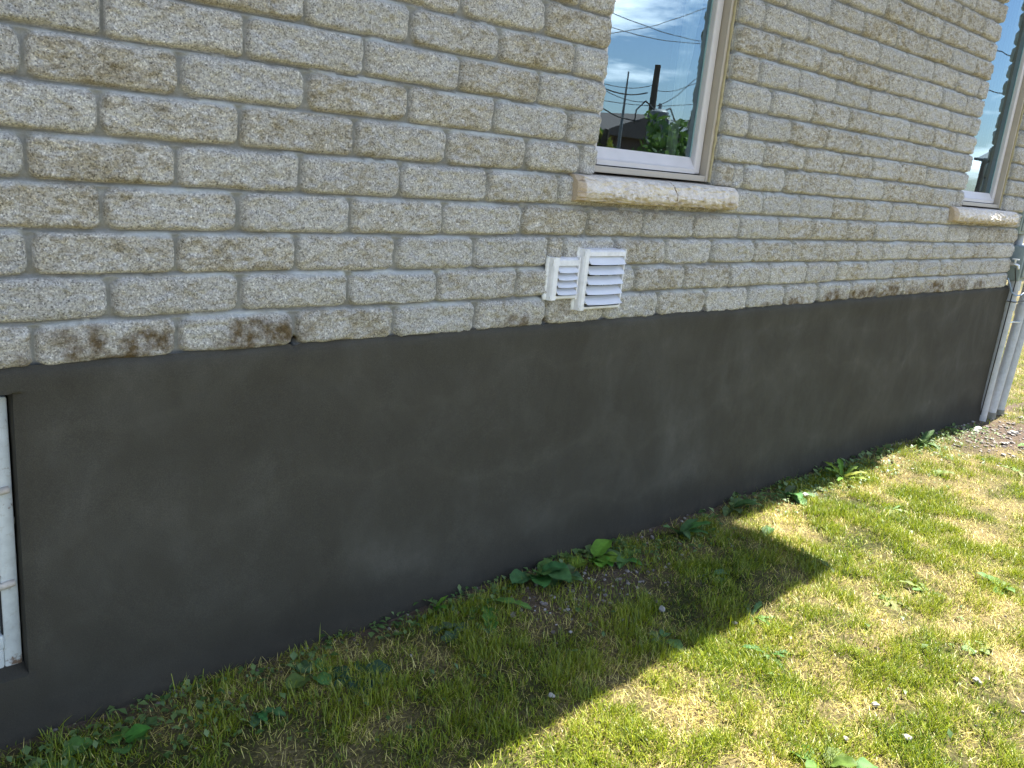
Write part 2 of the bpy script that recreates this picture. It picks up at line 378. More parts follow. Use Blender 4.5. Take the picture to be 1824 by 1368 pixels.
def masonry(X, Z):
    """front relief: returns y, mortar, tint, stain"""
    zw = Z + .0035 * fbm(X * 3.0, Z * 3.0, 51, 2) + .002 * fbm(X * 14, Z * 14, 52, 2)
    n = np.floor(zw / .1).astype(int) + 1
    n = np.clip(n, 0, 40)
    jl = np.zeros_like(X); jr = np.ones_like(X); idx = np.zeros_like(X)
    xw = X + .003 * fbm(X * 9, Z * 12, 53, 3)
    for k in range(0, n.max() + 1):
        m = n == k
        if not m.any(): continue
        J = course_joints(max(k, 1)); i = np.searchsorted(J, xw[m])
        i = np.clip(i, 1, len(J) - 1); jl[m] = J[i - 1]; jr[m] = J[i]; idx[m] = i + 100 * k
    tint = _hash(idx, idx * 0, 3); t2 = _hash(idx, idx * 0, 9); t3 = _hash(idx, idx * 0, 12)
    cz = (n - .5) * .1; hx = (jr - jl) / 2 - MH * (0.8 + .7 * t2); hz = .05 - MH * (0.55 + .6 * t3)
    # opening / corner edges have no mortar
    rc = .015 + .016 * t2
    edge = .0022 * fbm(X * 26, Z * 26, 55, 3)
    qx = np.abs(xw - (jl + jr) / 2) - hx + rc; qz = np.abs(zw - cz) - hz + rc
    sdf = np.hypot(np.maximum(qx, 0), np.maximum(qz, 0)) + np.minimum(np.maximum(qx, qz), 0) - rc + edge
    s = -sdf
    body = .72 * sstep(-.001, .0045, s) + .28 * sstep(0, .015, s)
    rough = .0100 * fbm(X * 22, Z * 30, 57, 5, .62) + .0036 * fbm(X * 80, Z * 95, 58, 2) + .003 * fbm(X * 6 + 40 * tint, Z * 9, 59, 2)
    hgt = body * (.0125 + rough) + .004 * (t3 - .5) * body
    v = np.clip((cz - zw), -.06, .06)                 # below brick middle -> joint hanging under this brick
    under = (zw < cz)
    # bed joint: recessed under the brick above, weathered out to a ledge on the brick below
    slope = np.where(under, .006 * sstep(.036, .050, np.abs(zw - cz)), -.007 * sstep(.036, .050, np.abs(zw - cz)))
    y = .0165 - body * .008 - hgt + (1 - body) * (slope + .0016 * fbm(X * 45, Z * 45, 60, 3))
    smear_light = sstep(.010, .001, s + .009 * fbm(X * 14, Z * 40, 61, 3)) * (zw > cz + .03)   # mortar wiped over brick tops, paled to paint in caught skylight
    mort = np.clip(1 - sstep(-.0015, .0025, s + .0015 * fbm(X * 60, Z * 60, 62, 2)), 0, 1)
    v2 = zw - cz
    smear_light = sstep(.035, .042, v2) * sstep(-.006, -.002, s) * sstep(.0095, .003, s + .007 * fbm(X * 12, Z * 30, 61, 3)) * np.clip(.35 + 1.1 * fbm(X * 7, Z * 10, 63, 3), 0, .85)  # thin pale band along top edges: mortar smear plus painted skylight
    st = np.zeros_like(X)
    for (ex, ez, rx, rz, k) in [(.62, .03, .17, .045, 1), (.55, .06, .08, .04, .8), (.97, .04, .12, .05, 1), (1.86, .02, .10, .03, .8), (3.62, .01, .1, .035, .9),
                                (3.98, .02, .14, .04, 1), (4.32, .03, .16, .045, 1), (4.62, .03, .14, .045, 1), (4.92, .02, .13, .04, .9), (5.22, .03, .13, .05, 1),
                                (5.55, .04, .14, .05, .8), (5.86, .03, .12, .045, .9), (3.40, .0, .09, .03, .7), (2.75, .0, .1, .015, .3)]:
        st = np.maximum(st, k * sstep(1.25, .6, np.hypot((X - ex) / rx, (Z - ez) / rz) + .45 * fbm(X * 16, Z * 16, 64, 3)))
    for a0, a1 in WIN:                                # darker band below the stone sills
        st = np.maximum(st, .55 * sstep(a0 - .12, a0 - .02, X) * sstep(a1 + .12, a1 + .02, X) * sstep(.33, .42, Z + .02 * fbm(X * 12, Z * 3, 66, 2)) * (Z < .45))
    st = np.maximum(st, .3 * sstep(.06, .03, np.abs(Z - .085)) * sstep(.22, .12, np.abs(X - 2.2)))
    return y, mort, tint, st, smear_light
def jamb_recess(z, seed):
    """how far the side of an opening falls back at the joints (wavy jamb)"""
    zw = z; n = np.floor(zw / .1); t = np.abs(zw - (n + .5) * .1)
    return .010 * sstep(.036, .047, t) + .004 * (vn(z * 9, z * 0, seed) - .3) + .003 * (vn(z * 40, z * 0, seed + 1) - .5)
X, Z = np.meshgrid(xs, zs, indexing='ij')
Yw, mort, tint, st, smr_light = masonry(X, Z)
WEEP = [(1.081, .018), (2.004, .018), (2.917, .02), (4.773, .02), (5.696, .018)]
for (wx, wr) in WEEP:
    m = sstep(.015, .009, np.abs(X - wx)) * sstep(.03, .022, Z); Yw = Yw + .05 * m; st = np.maximum(st, 2 * m)  # weep holes cut back and coloured black, their inner shade painted in
Xd = X.copy(); Yw = Yw + .02 * sstep(.0, -.008, Z)
for k, (a0, a1) in enumerate(WIN):
    zin = (Z >= WZ0 - .03) & (Z <= WZ1 + .03)
    for q, sgn, sd in ((a0, -1, 71 + k), (a1, 1, 81 + k)):
        dist = (X - q) * sgn; wgt = np.where((dist >= -1e-6), sstep(.03, 0, dist), 0) * zin
        Xd += sgn * wgt * jamb_recess(Z, sd)
        Yw += .004 * wgt
cx = (xs[:-1] + xs[1:]) / 2; cz_ = (zs[:-1] + zs[1:]) / 2
keep = np.ones((len(xs) - 1, len(zs) - 1), bool)
for a0, a1 in WIN: keep &= ~(((cx > a0) & (cx < a1))[:, None] & ((cz_ > WZ0) & (cz_ < WZ1))[None, :])
V = [np.stack([Xd, Yw, Z], -1).reshape(-1, 3)]; F = [grid_faces(len(xs), len(zs), keep)[:, ::-1]]
A = {'mortar': [mort.ravel()], 'tint': [tint.ravel()], 'stain_hole': [st.ravel()], 'smear_light': [smr_light.ravel()], 'sawn': [np.zeros(X.size)]}
off = X.size
def add_strip(P, mo, ti, sw, flip):
    global off
    nu, nv = P.shape[:2]; f = grid_faces(nu, nv) + off
    V.append(P.reshape(-1, 3)); F.append(f[:, ::-1] if flip else f)
    A['mortar'].append(mo.ravel()); A['tint'].append(ti.ravel()); A['stain_hole'].append(np.zeros(mo.size)); A['smear_light'].append(np.zeros(mo.size)); A['sawn'].append(sw.ravel()); off += mo.size
zi = np.where((zs >= WZ0 - 1e-9) & (zs <= WZ1 + 1e-9))[0]
dep = np.array([0, .002, .006, .012, .02, .03, .045, .06, .08, .10, .13])
def side(q, sgn, sd, zsel, flip):
    zz = zs[zsel]; ix = np.argmin(abs(xs - q)); yf = Yw[ix, zsel]
    rec = jamb_recess(zz, sd)
    P = np.zeros((len(dep), len(zz), 3))
    for i, d in enumerate(dep):
        P[i, :, 0] = q + sgn * rec - sgn * (.0025 * sstep(0, .01, d)) + .0006 * fbm(zz * 60, np.full_like(zz, d * 60), 90, 2)
        P[i, :, 1] = yf + (.13 - yf) * (d / .13); P[i, :, 2] = zz
    n = np.floor(zz / .1); t = np.abs(zz - (n + .5) * .1)
    mo = np.repeat(sstep(.041, .046, t)[None], len(dep), 0); ti = np.repeat(_hash(n, n * 0, sd)[None], len(dep), 0)
    sw = np.repeat(sstep(0, .02, dep)[:, None], len(zz), 1)
    add_strip(P, mo, ti, sw, flip)
for k, (a0, a1) in enumerate(WIN):
    side(a0, -1, 71 + k, zi, False); side(a1, 1, 81 + k, zi, True)
    xi = np.where((xs >= a0) & (xs <= a1))[0]; iz = np.argmin(abs(zs - WZ1)); xx = xs[xi]
    P = np.zeros((2, len(xx), 3)); P[:, :, 0] = xx; P[:, :, 2] = WZ1; P[0, :, 1] = Yw[xi, iz]; P[1, :, 1] = .13
    add_strip(P, np.zeros((2, len(xx))), np.full((2, len(xx)), .5), np.ones((2, len(xx))), False)
side(CORNER, 1, 95, np.arange(len(zs)), False)
brick = link('brick_wall', np_mesh('brick_wall', np.concatenate(V), np.concatenate(F), True, {k: ('FLOAT', np.concatenate(v)) for k, v in A.items()}), M_BRICK, house)

# foundation: parged face with a recess for the cellar window
BX, BZ0, BZ1 = .417, -.735, -.052                     # right edge, bottom, top of the recess
fx = np.concatenate([np.arange(XL, -.3, .02), np.arange(-.3, 1.5, .008), np.arange(1.5, FCORNER - .005, .014), [FCORNER]]); fzv = np.concatenate([np.linspace(-1.1, -.12, 90), np.linspace(-.112, 1, 2)[:1], np.linspace(-.104, 0, 30)])
fx[np.argmin(abs(fx - BX))] = BX
for q in (BZ0, BZ1): fzv[np.argmin(abs(fzv - q))] = q
BXL = fx[np.argmin(abs(fx + .42))]
X, Z = np.meshgrid(fx, fzv, indexing='ij')
def parge_top(x):
    t = .010 + .003 * fbm(x * 4, x * 0, 101, 3) + .002 * fbm(x * 25, x * 0, 102, 3)
    for wx, _ in WEEP: t = t - .006 * sstep(.014, .006, np.abs(x - wx))
    return t
zn = sstep(-.10, 0, Z); Zp = Z + zn * parge_top(X)
Yp = -.006 + .0045 * fbm(X * 1.4, Z * 1.8, 103, 3) + .0016 * fbm(X * 8, Z * 6, 104, 3) + .010 * sstep(-.020, 0, Z) ** 2 - .004 * sstep(-.10, -.03, Z) * sstep(0, -.03, Z)
Yp = Yp - .014 * sstep(-.80, -.93, Z + .02 * fbm(X * 3, Z, 105, 2))
rr = np.minimum(np.abs(X - BX), 1) + np.where((Z < BZ0) | (Z > BZ1), 1, 0); Yp += .010 * np.where(X >= BX - 1e-6, sstep(.022, 0, rr), 0)
keep = ~((((fx[:-1] + fx[1:]) / 2 < BX) & ((fx[:-1] + fx[1:]) / 2 > BXL))[:, None] & (((fzv[:-1] + fzv[1:]) / 2 > BZ0) & ((fzv[:-1] + fzv[1:]) / 2 < BZ1))[None, :])
V = [np.stack([X, Yp, Zp], -1).reshape(-1, 3)]; F = [grid_faces(len(fx), len(fzv), keep)[:, ::-1]]; DS = [sstep(.065, .0, Z + .915 + .045 * sstep(4.6, 6.6, X) - .03 * fbm(X * 4, X * 0, 109, 3)).ravel()]; D = [np.maximum(sstep(-.70, -.90, Z + .06 * fbm(X * 3, Z * 3, 106, 3)), .9 * sstep(.55, -.15, Z * .9 + X * .30 + .75 + .35 * fbm(X * 1.6, Z * 1.6, 108, 4))).ravel()]; off = X.size  # darker at the base and lower left: damp plus painted vignette
def addp(P, flip):
    global off
    nu, nv = P.shape[:2]; f = grid_faces(nu, nv) + off; V.append(P.reshape(-1, 3)); F.append(f[:, ::-1] if flip else f); D.append(np.full(nu * nv, .5)); DS.append(np.zeros(nu * nv)); off += nu * nv
def strip(A0, A1, n=14):
    t = np.linspace(0, 1, n)[:, None, None]; A0 = np.asarray(A0)[None]; A1 = np.asarray(A1)[None]; return A0 + (A1 - A0) * t
ib = np.argmin(abs(fx - BX)); zsel = (fzv >= BZ0 - 1e-9) & (fzv <= BZ1 + 1e-9)
e = np.stack([np.full(zsel.sum(), BX), Yp[ib, zsel], Zp[ib, zsel]], -1); b = e.copy(); b[:, 1] = .20; b[:, 0] += .012 * fbm(b[:, 2] * 9, b[:, 2] * 0, 107, 3)
addp(strip(e, b), True)
xsel = (fx <= BX + 1e-9) & (fx >= BXL - 1e-9); iz = np.argmin(abs(fzv - BZ0))
e = np.stack([fx[xsel], Yp[xsel, iz], Zp[xsel, iz]], -1); b = e.copy(); b[:, 1] = .2; b[:, 2] += .05
addp(strip(e, b), False)
iz = np.argmin(abs(fzv - BZ1)); e = np.stack([fx[xsel], Yp[xsel, iz], Zp[xsel, iz]], -1); b = e.copy(); b[:, 1] = .2
addp(strip(e, b), True)
e = np.stack([np.full(len(fzv), FCORNER), Yp[-1], Zp[-1]], -1); b = e.copy(); b[:, 1] = 8; addp(strip(e, b, 3), False)
link('foundation_wall', np_mesh('foundation_wall', np.concatenate(V), np.concatenate(F), True, {'damp_shade': ('FLOAT', np.concatenate(D)), 'splash': ('FLOAT', np.concatenate(DS))}), M_PARGE, house)

# body of the house behind the masonry, roof and eaves
MB().box(-6, CORNER - .004, .22, 8, -1.2, WALL_TOP).box(-6, BXL - .02, .03, .21, -1.2, -.02).build('inner_wall', M_NBRICK, house)
MB().box(CORNER - .10, CORNER - .005, .135, 8, -.01, WALL_TOP).build('end_wall', M_NBRICK, house)
EAVE_X = 5.03
mb = MB()
mb.prism([(-.045, WALL_TOP + .02), (-.045, WALL_TOP + .16), (4.1, WALL_TOP + 2.3), (8.1, WALL_TOP + .1), (8.1, WALL_TOP)], 'x', EAVE_X + .002, CORNER + .12)
mb.prism([(-.535, WALL_TOP + .02), (-.535, WALL_TOP + .18), (4.1, WALL_TOP + 2.5), (8.4, WALL_TOP + .1), (8.4, WALL_TOP + .02)], 'x', -6.5, EAVE_X)
for v in mb.b.verts:                                    # the long eave is not quite parallel to the wall
    if v.co.x < -6 and v.co.y < -.3: v.co.y -= .24
mb.build('roof', M_ROOF, house)
MB().box(-6.4, EAVE_X - .01, -.52, .2, WALL_TOP + .004, WALL_TOP + .016).build('soffit', M_SOFFIT, house)

# windows
def build_window(a0, a1, nm):
    z0, z1 = WZ0 + .018, WZ1 - .002
    fo = a0 - .020; fi = .026
    mb = MB()
    mb.box(fo, a0 + .012, .034, .128, z0, z1, .003)
    mb.box(a1 - fi, a1 - .004, .034, .128, z0, z1, .003)
    mb.box(a0 + .013, a1 - fi - .001, .036, .126, z0, z0 + .022, .003)
    mb.box(a0 + .013, a1 - fi - .001, .036, .126, z1 - .03, z1, .003)
    win = mb.build('window', M_TAN, house); 
    s0, s1 = a0 + .0125, a1 - fi - .003; t0, t1 = z0 + .026, z1 - .032; sw = .040; bw = .060
    mb = MB()
    mb.box(s0, s0 + sw, .064, .118, t0, t1, .006); mb.box(s1 - sw, s1, .064, .118, t0, t1, .006)
    # sloping bottom rail and its glazing bead
    mb.prism([(.058, t0), (.058, t0 + .016), (.066, t0 + .022), (.088, t0 + bw), (.118, t0 + bw), (.118, t0)], 'x', s0 + sw, s1 - sw)
    mb.box(s0 + sw, s1 - sw, .066, .118, t1 - .05, t1, .006)
    link_sash = mb.build('sash', M_SASH, win)
    MB().box(s0, s1, .062, .12, z0 + .0215, t0 - .0005).build('shadow_gap', M_DARK, win)
    g0, g1, h0, h1 = s0 + sw, s1 - sw, t0 + bw, t1 - .05
    MB().box(g1 - .006, g1 - .0005, .086, .112, h0, h1).build('glass_edge', M_SPACER, win)
    for nm_, mt_, ya, yb, amp in (('pane', M_GLASS, .0900, .0892, .00012), ('inner_pane', M_GLASS2, .1050, .1066, .00010)):
        U, Wd = np.meshgrid(np.linspace(g0, g1 - .002, 26), np.linspace(h0, h1, 50), indexing='ij')
        Yg = ya + (yb - ya) * (U - g0) / (g1 - g0) + amp * fbm(U * 5, Wd * 4, 400 + int(ya * 1e4), 2)
        link(nm_, np_mesh(nm_, np.stack([U, Yg, Wd], -1).reshape(-1, 3), grid_faces(26, 50)), mt_, win)
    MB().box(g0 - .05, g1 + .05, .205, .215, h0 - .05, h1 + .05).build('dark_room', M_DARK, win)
    U, Wd = np.meshgrid(np.linspace(0, 1, 40), np.linspace(h0 - .03, h1 + .03, 60), indexing='ij')
    wr = .048 - .045 * sstep(.55, 1.3, Wd) + .005 * np.sin(Wd * 15) + .004 * np.sin(Wd * 37)
    link('curtain', np_mesh('curtain', np.stack([g1 - .091 + (.091 - wr) * U, .135 + .006 * np.sin(U * 16 + Wd * 2), Wd], -1).reshape(-1, 3), grid_faces(40, 60)), M_CURT, win)
    n = 70; pts = [(a1 - .007 + .002 * math.sin(k * 1.7) * random.random(), .031, z0 + (z1 - z0) * k / n) for k in range(n + 1)]
    mb = MB().tube(pts, [.0045 + .0025 * random.random() for _ in pts], 8)
    mb.build('sealant', M_CAULK, win, True)
    return win
for a0, a1 in WIN: build_window(a0, a1, 'window')

# rock-faced stone sills (two stones butted)
def build_sill(x0, x1, cut, seed):
    Vs, Fs, lo, sw = [], [], [], []; off = 0
    prof = [(.10, .512), (.05, .509), (.0, .506), (-.018, .504), (-.030, .500), (-.040, .492), (-.046, .480), (-.050, .465), (-.052, .45), (-.050, .436), (-.044, .426), (-.036, .421), (-.02, .420), (.0, .420), (.03, .420)]
    pd = []
    for i in range(len(prof) - 1):
        for t in np.linspace(0, 1, 5)[:-1]: pd.append((prof[i][0] + (prof[i + 1][0] - prof[i][0]) * t, prof[i][1] + (prof[i + 1][1] - prof[i][1]) * t))
    pd.append(prof[-1]); pd = np.array(pd)
    for (a, b) in ((x0, cut - .003), (cut + .003, x1)):
        xx = np.arange(a, b, .005); xx = np.append(xx, b); n = len(xx)
        P = np.zeros((n, len(pd), 3)); U, Wd = np.meshgrid(xx, np.arange(len(pd)), indexing='ij')
        P[:, :, 0] = U + (.012 * fbm(Wd * .11, U * 0, seed + 7, 3) + .004 * fbm(Wd * .5, U * 0, seed + 8, 2)) * (sstep(.03, 0, np.abs(U - cut)))
        base = pd[None]; front = np.clip((.0 - base[..., 0]) / .03, 0, 1)
        d = .012 * fbm(U * 22, Wd * .20, seed, 5, .65) + .005 * fbm(U * 80, Wd * .9, seed + 1, 2)
        endm = np.minimum(sstep(0, .006, U - x0), sstep(0, .006, x1 - U))
        P[:, :, 1] = base[..., 0] - d * front * (.3 + .7 * endm) + (1 - endm) * .004
        P[:, :, 2] = base[..., 1] + .004 * fbm(U * 14, Wd * .3, seed + 3, 3) * front
        # pitched ends: bevelled smooth face on the left end
        lft = sstep(.040, 0, U - x0); P[:, :, 1] += lft * .016 * front; 
        Vs.append(P.reshape(-1, 3)); Fs.append(grid_faces(n, len(pd)) + off)
        l = np.clip((.505 - P[:, :, 2]) / .085, 0, 1); lo.append(l.ravel()); sw.append((lft > .25).astype(float).ravel())
        off += n * len(pd)
        for ring, fl in ((P[0], False), (P[-1], True)):          # end caps (fan)
            c = ring.mean(0); Vs.append(np.vstack([ring, c])); m = len(ring)
            q = np.array([[i, i + 1, m, m] for i in range(m - 1)])
            lo.append(np.full(m + 1, .4)); sw.append(np.ones(m + 1)); Fs.append(q + off); off += m + 1
    V = np.concatenate(Vs); Fq = np.concatenate(Fs)
    me = bpy.data.meshes.new('window_sill'); me.from_pydata(V.tolist(), [], [tuple(dict.fromkeys(f)) for f in Fq.tolist()])
    me.polygons.foreach_set('use_smooth', np.ones(len(me.polygons), bool))
    for k, v in (('low', lo), ('sawn', sw)):
        at = me.attributes.new(k, 'FLOAT', 'POINT'); at.data.foreach_set('value', np.concatenate(v).astype(np.float32))
    bm = bmesh.new(); bm.from_mesh(me); bmesh.ops.recalc_face_normals(bm, faces=bm.faces); bm.to_mesh(me); bm.free()
    me.set_sharp_from_angle(angle=R(55))
    return link('window_sill', me, M_SILL, house)
build_sill(2.060, 2.965, 2.560, 201)
build_sill(5.175, 6.180, 5.82, 301)

# cellar window in the recess
mb = MB()
yw = .036
mb.box(BX - .042, BX - .004, yw, yw + .05, BZ0 + .010, BZ1 - .012, .006)
mb.box(BXL + .02, BX - .041, yw, yw + .05, BZ0 + .010, BZ0 + .062, .006)
mb.box(BXL + .02, BX - .041, yw + .004, yw + .05, BZ1 - .06, BZ1 - .012, .006)
mb.box(BXL + .02, BX - .041, yw - .006, yw + .03, BZ0 + .0635, BZ0 + .098, .005)
cw = mb.build('cellar_window', M_CELLAR, house, True)
M_RUST = simple('rusty_bar', (.46, .42, .37), .7, .3, 40)
for zz in (-.285, -.515): MB().tube([(BXL + .03, yw - .004, zz + .002), (BX - .06, yw - .004, zz), (BX - .012, yw - .002, zz + .006)], .0085, 10).build('muntin', M_RUST, cw, True)
MB().box(BXL + .02, BX - .0405, yw + .018, yw + .03, BZ0 + .0985, BZ1 - .061).build('board', M_CELLARP, cw)
MB().box(BX - .0435, BX - .0405, yw + .0, yw + .017, BZ0 + .0985, BZ1 - .061).build('gasket', M_DARK, cw)
for zz in (-.372,): MB().box(BX - .0068, BX - .001, yw + .012, yw + .03, zz, zz + .018, .002).build('hinge', M_CELLAR, cw)
MB().box(BX - .0065, BX - .001, yw + .02, yw + .045, -.66, -.56, .001).build('spacer', M_CELLARP, cw)

# ------------------------------------------------------------------ vents
def build_vent(x0, x1, z0, z1, nfl, depth, label, stile):
    v = empty('louvre_vent', (x0, 0, z0), label, 'vent', 'white louvre vents under the window')
    yf = -depth; mb = MB()
    ts = stile; tr = stile * .9; tb = stile * .45
    # hood frame: tapered outer skirt + front frame
    mb.prism([(x0, z0)] * 0 or [(.004, z1), (yf + .006, z1 - .004), (yf, z1 - .009), (yf, z1 - tr), (.004, z1 - tr)], 'x', x0 + .004, x1 - .004)
    mb.prism([(.004, z0), (yf + .004, z0 + .002), (yf, z0 + .006), (yf, z0 + tb), (.004, z0 + tb)], 'x', x0 + .004, x1 - .004)
    mb.prism([(x0 - .004, .004), (x0 + .004, yf + .006), (x0 + .010, yf - .001), (x0 + ts, yf - .001), (x0 + ts, .004)], 'z', z0, z1)
    tR = ts * .30
    mb.prism([(x1 + .003, .004), (x1, yf + .006), (x1 - .003, yf - .001), (x1 - tR, yf - .001), (x1 - tR, .004)], 'z', z0, z1)
    mb.build('frame', M_VENT, v)
    MB().box(x0 + ts, x1 - tR, -.004, .0, z0 + tb, z1 - tr).build('shade_backing', M_DARK, v)  # black sheet painting in the shade seen below each flap
    zz0, zz1 = z0 + tb + .002, z1 - tr - .001; st = (zz1 - zz0) / nfl
    for i in range(nfl):
        zt = zz1 - st * i; op = .010 * (z1 - z0) / .2 + .003 * (i == nfl - 1) + .002 * random.random()
        n, m = 13, 6; P = np.zeros((n, m, 3))
        for a_ in range(n):
            t = a_ / (n - 1); sag = .0022 * (1 - (2 * t - 1) ** 2)
            for b_ in range(m):
                q = b_ / (m - 1)
                P[a_, b_] = (x0 + ts + .0015 + (x1 - tR - x0 - ts - .003) * t, yf + .013 - (op + .013) * q ** 1.1 - .0015 * math.sin(math.pi * q), zt - (st * (.74 if nfl > 4 else .80) + sag * q) * q - .0008)
        V = P.reshape(-1, 3); F = grid_faces(n, m)
        V2 = V.copy(); V2[:, 1] += .0016; nV = len(V)
        rim = []
        def idx(a_, b_): return a_ * m + b_
        for a_ in range(n - 1): rim += [[idx(a_, m - 1), idx(a_ + 1, m - 1), idx(a_ + 1, m - 1) + nV, idx(a_, m - 1) + nV], [idx(a_ + 1, 0), idx(a_, 0), idx(a_, 0) + nV, idx(a_ + 1, 0) + nV]]
        for b_ in range(m - 1): rim += [[idx(0, b_), idx(0, b_ + 1), idx(0, b_ + 1) + nV, idx(0, b_) + nV], [idx(n - 1, b_ + 1), idx(n - 1, b_), idx(n - 1, b_) + nV, idx(n - 1, b_ + 1) + nV]]
        # cheeks: little triangular wings at both ends of the flap
        me = np_mesh('flap', np.vstack([V, V2]), np.vstack([F, F[:, ::-1] + nV, np.array(rim)]), True); me.set_sharp_from_angle(angle=R(40))
        fl = link('flap', me, M_FLAP, v)
        for xe in (x0 + ts + .0018, x1 - tR - .0018):
            top = (xe, yf + .013, zt - .003); bot = (xe, yf - op - .0008, zt - st * .74); bk = (xe, yf + .012, zt - st * .74 + .004)
            d = .0012; c = MB()
            A_ = [c.b.verts.new(p) for p in (top, bot, bk)]; B_ = [c.b.verts.new((p[0] + d, p[1], p[2])) for p in (top, bot, bk)]
            c.b.faces.new(A_); c.b.faces.new(B_[::-1])
            for i_ in range(3): j_ = (i_ + 1) % 3; c.b.faces.new((A_[j_], A_[i_], B_[i_], B_[j_]))
            c.build('cheek', M_VENT, fl)
    # ragged caulk along the top and sides
    pts = [(x0 - .002, -.001, z0 + (z1 - z0) * k / 22) for k in range(22)] + [(x0 - .002 + (x1 - x0 + .004) * k / 26, -.003, z1 + .0005) for k in range(27)] + [(x1 + .002, -.001, z1 - (z1 - z0) * k / 22) for k in range(1, 23)]
    mb = MB().tube(pts, [(.0052 + .0035 * random.random()) * (1.25 if 22 <= q < 49 else 1) for q in range(len(pts))], 10)
    mb.build('caulk', M_CAULKW, v, True)
    return v
build_vent(1.988, 2.122, .094, .236, 4, .024, 'smaller white louvre vent with four flaps on the brick wall', .030)
build_vent(2.128, 2.345, .054, .265, 5, .031, 'larger white louvre vent with five open flaps on the brick wall', .026)

# ------------------------------------------------------------------ meter boxes, conduits, cables at the corner
def pipe(x, y, z0, z1, rad, label, dirt=True, coup=(), lean=0.0):
    p = empty('conduit_pipe', (x, y, z0), label, 'pipe', 'grey conduits at the wall corner')
    mb = MB().tube([(x, y, z0 + (.05 if dirt else 0)), (x + lean / 2, y, (z0 + z1) / 2), (x + lean, y, z1)], rad, 28, False)
    mb.build('tube', M_PIPE, p, True)
    if dirt: MB().tube([(x, y, z0 - .05), (x, y, z0 + .055)], rad + .004, 28, False).build('dirty_end', M_PIPEDIRT, p, True)
    for zc in coup:
        xc = x + lean * (zc - z0) / (z1 - z0); MB().tube([(xc, y, zc - .035), (xc, y, zc - .034), (xc, y, zc + .034), (xc, y, zc + .035)], [rad + .001, rad + .006, rad + .006, rad + .001], 28, False).build('coupling', M_PIPE, p, True)
    return p
pz = -.965
pipe(6.500, -.020, pz, .055, .034, 'grey conduit nearest the wall, rising into the lower meter box', False, (-.12, .02))
pipe(6.655, -.030, pz, .055, .031, 'middle grey conduit of three at the wall corner', True, (-.16,), .11)
pipe(6.820, -.030, pz, .055, .032, 'outermost grey conduit of three at the wall corner', True, (), .09)
b = empty('meter_box', (6.33, 0, .36), 'grey-green steel box high at the corner beside the stone sill', 'meter box', 'electric boxes on the house corner')
MB().box(6.365, 6.80, -.014, .30, .365, 1.30, .008).build('housing', M_BOX, b, True)
MB().box(6.385, 6.78, -.022, -.0145, .385, 1.28, .003).build('cover', M_BOX, b, True)
b = empty('meter_box', (6.44, 0, .05), 'smaller grey-green box above the three conduits', 'meter box', 'electric boxes on the house corner')
MB().box(6.445, 6.98, -.055, .28, .05, .285, .012).build('housing', M_BOX, b, True)
MB().box(6.47, 6.95, -.066, -.0555, .075, .26, .004).build('cover', M_BOX, b, True)
for sx in (6.482, 6.94): MB().tube([(sx, -.074, .085), (sx, -.0665, .085)], .006, 10).build('bolt', M_METAL, b, True)
o = MB().tube([(6.60, .05, .27), (6.60, .05, .38)], .028, 20).build('conduit_nipple', M_PIPE, None, True)
tag(o, 'short dark conduit joining the two grey-green boxes', 'pipe')
o = MB().tube([(6.40, -.03, -.085), (6.45, -.056, -.090), (6.52, -.062, -.092), (6.56, -.055, -.090), (6.70, -.078, -.088), (6.78, -.066, -.086)], .0035, 8).build('cable', M_BLACK, None, True)
tag(o, 'thin black wire tied around the conduits at the corner', 'cable')
pts = [(6.37, -.012, .07), (6.38, -.03, .03), (6.40, -.045, -.02), (6.44, -.06, -.045), (6.50, -.075, -.04), (6.57, -.08, -.02), (6.66, -.08, .0)]
o = MB().tube(pts, .005, 8).build('cable', M_BLUE, None, True)
tag(o, 'blue-grey cable drooping from the brick corner to the conduits', 'cable')
o = MB().tube([(6.405, -.03, .14), (6.43, -.045, .05), (6.42, -.045, -.15), (6.425, -.04, -.5), (6.42, -.035, -.9)], .004, 8).build('cable', M_BLACK, None, True)
tag(o, 'thin dark wire running down the foundation corner', 'cable')
c = empty('hose_tap', (6.385, -.01, .165), 'small bright tap at the brick corner below the sill', 'tap')
MB().tube([(6.385, .0, .165), (6.385, -.03, .165), (6.392, -.048, .158), (6.395, -.052, .135)], [.012, .012, .012, .010], 14).build('spout', M_METAL, c, True)
MB().tube([(6.385, -.028, .175), (6.385, -.028, .195)], .006, 10).tube([(6.385, -.028, .195), (6.385, -.028, .203)], .022, 16).build('handle', M_CAULKW, c, True)
o = MB().tube([(6.48, -.045, -.235), (6.52, -.051, -.236), (6.56, -.046, -.238), (6.655, -.068, -.24), (6.72, -.03, -.24)], .0055, 8).build('pipe_strap', M_METAL, None, True)
tag(o, 'bright metal strap across the conduits', 'strap')

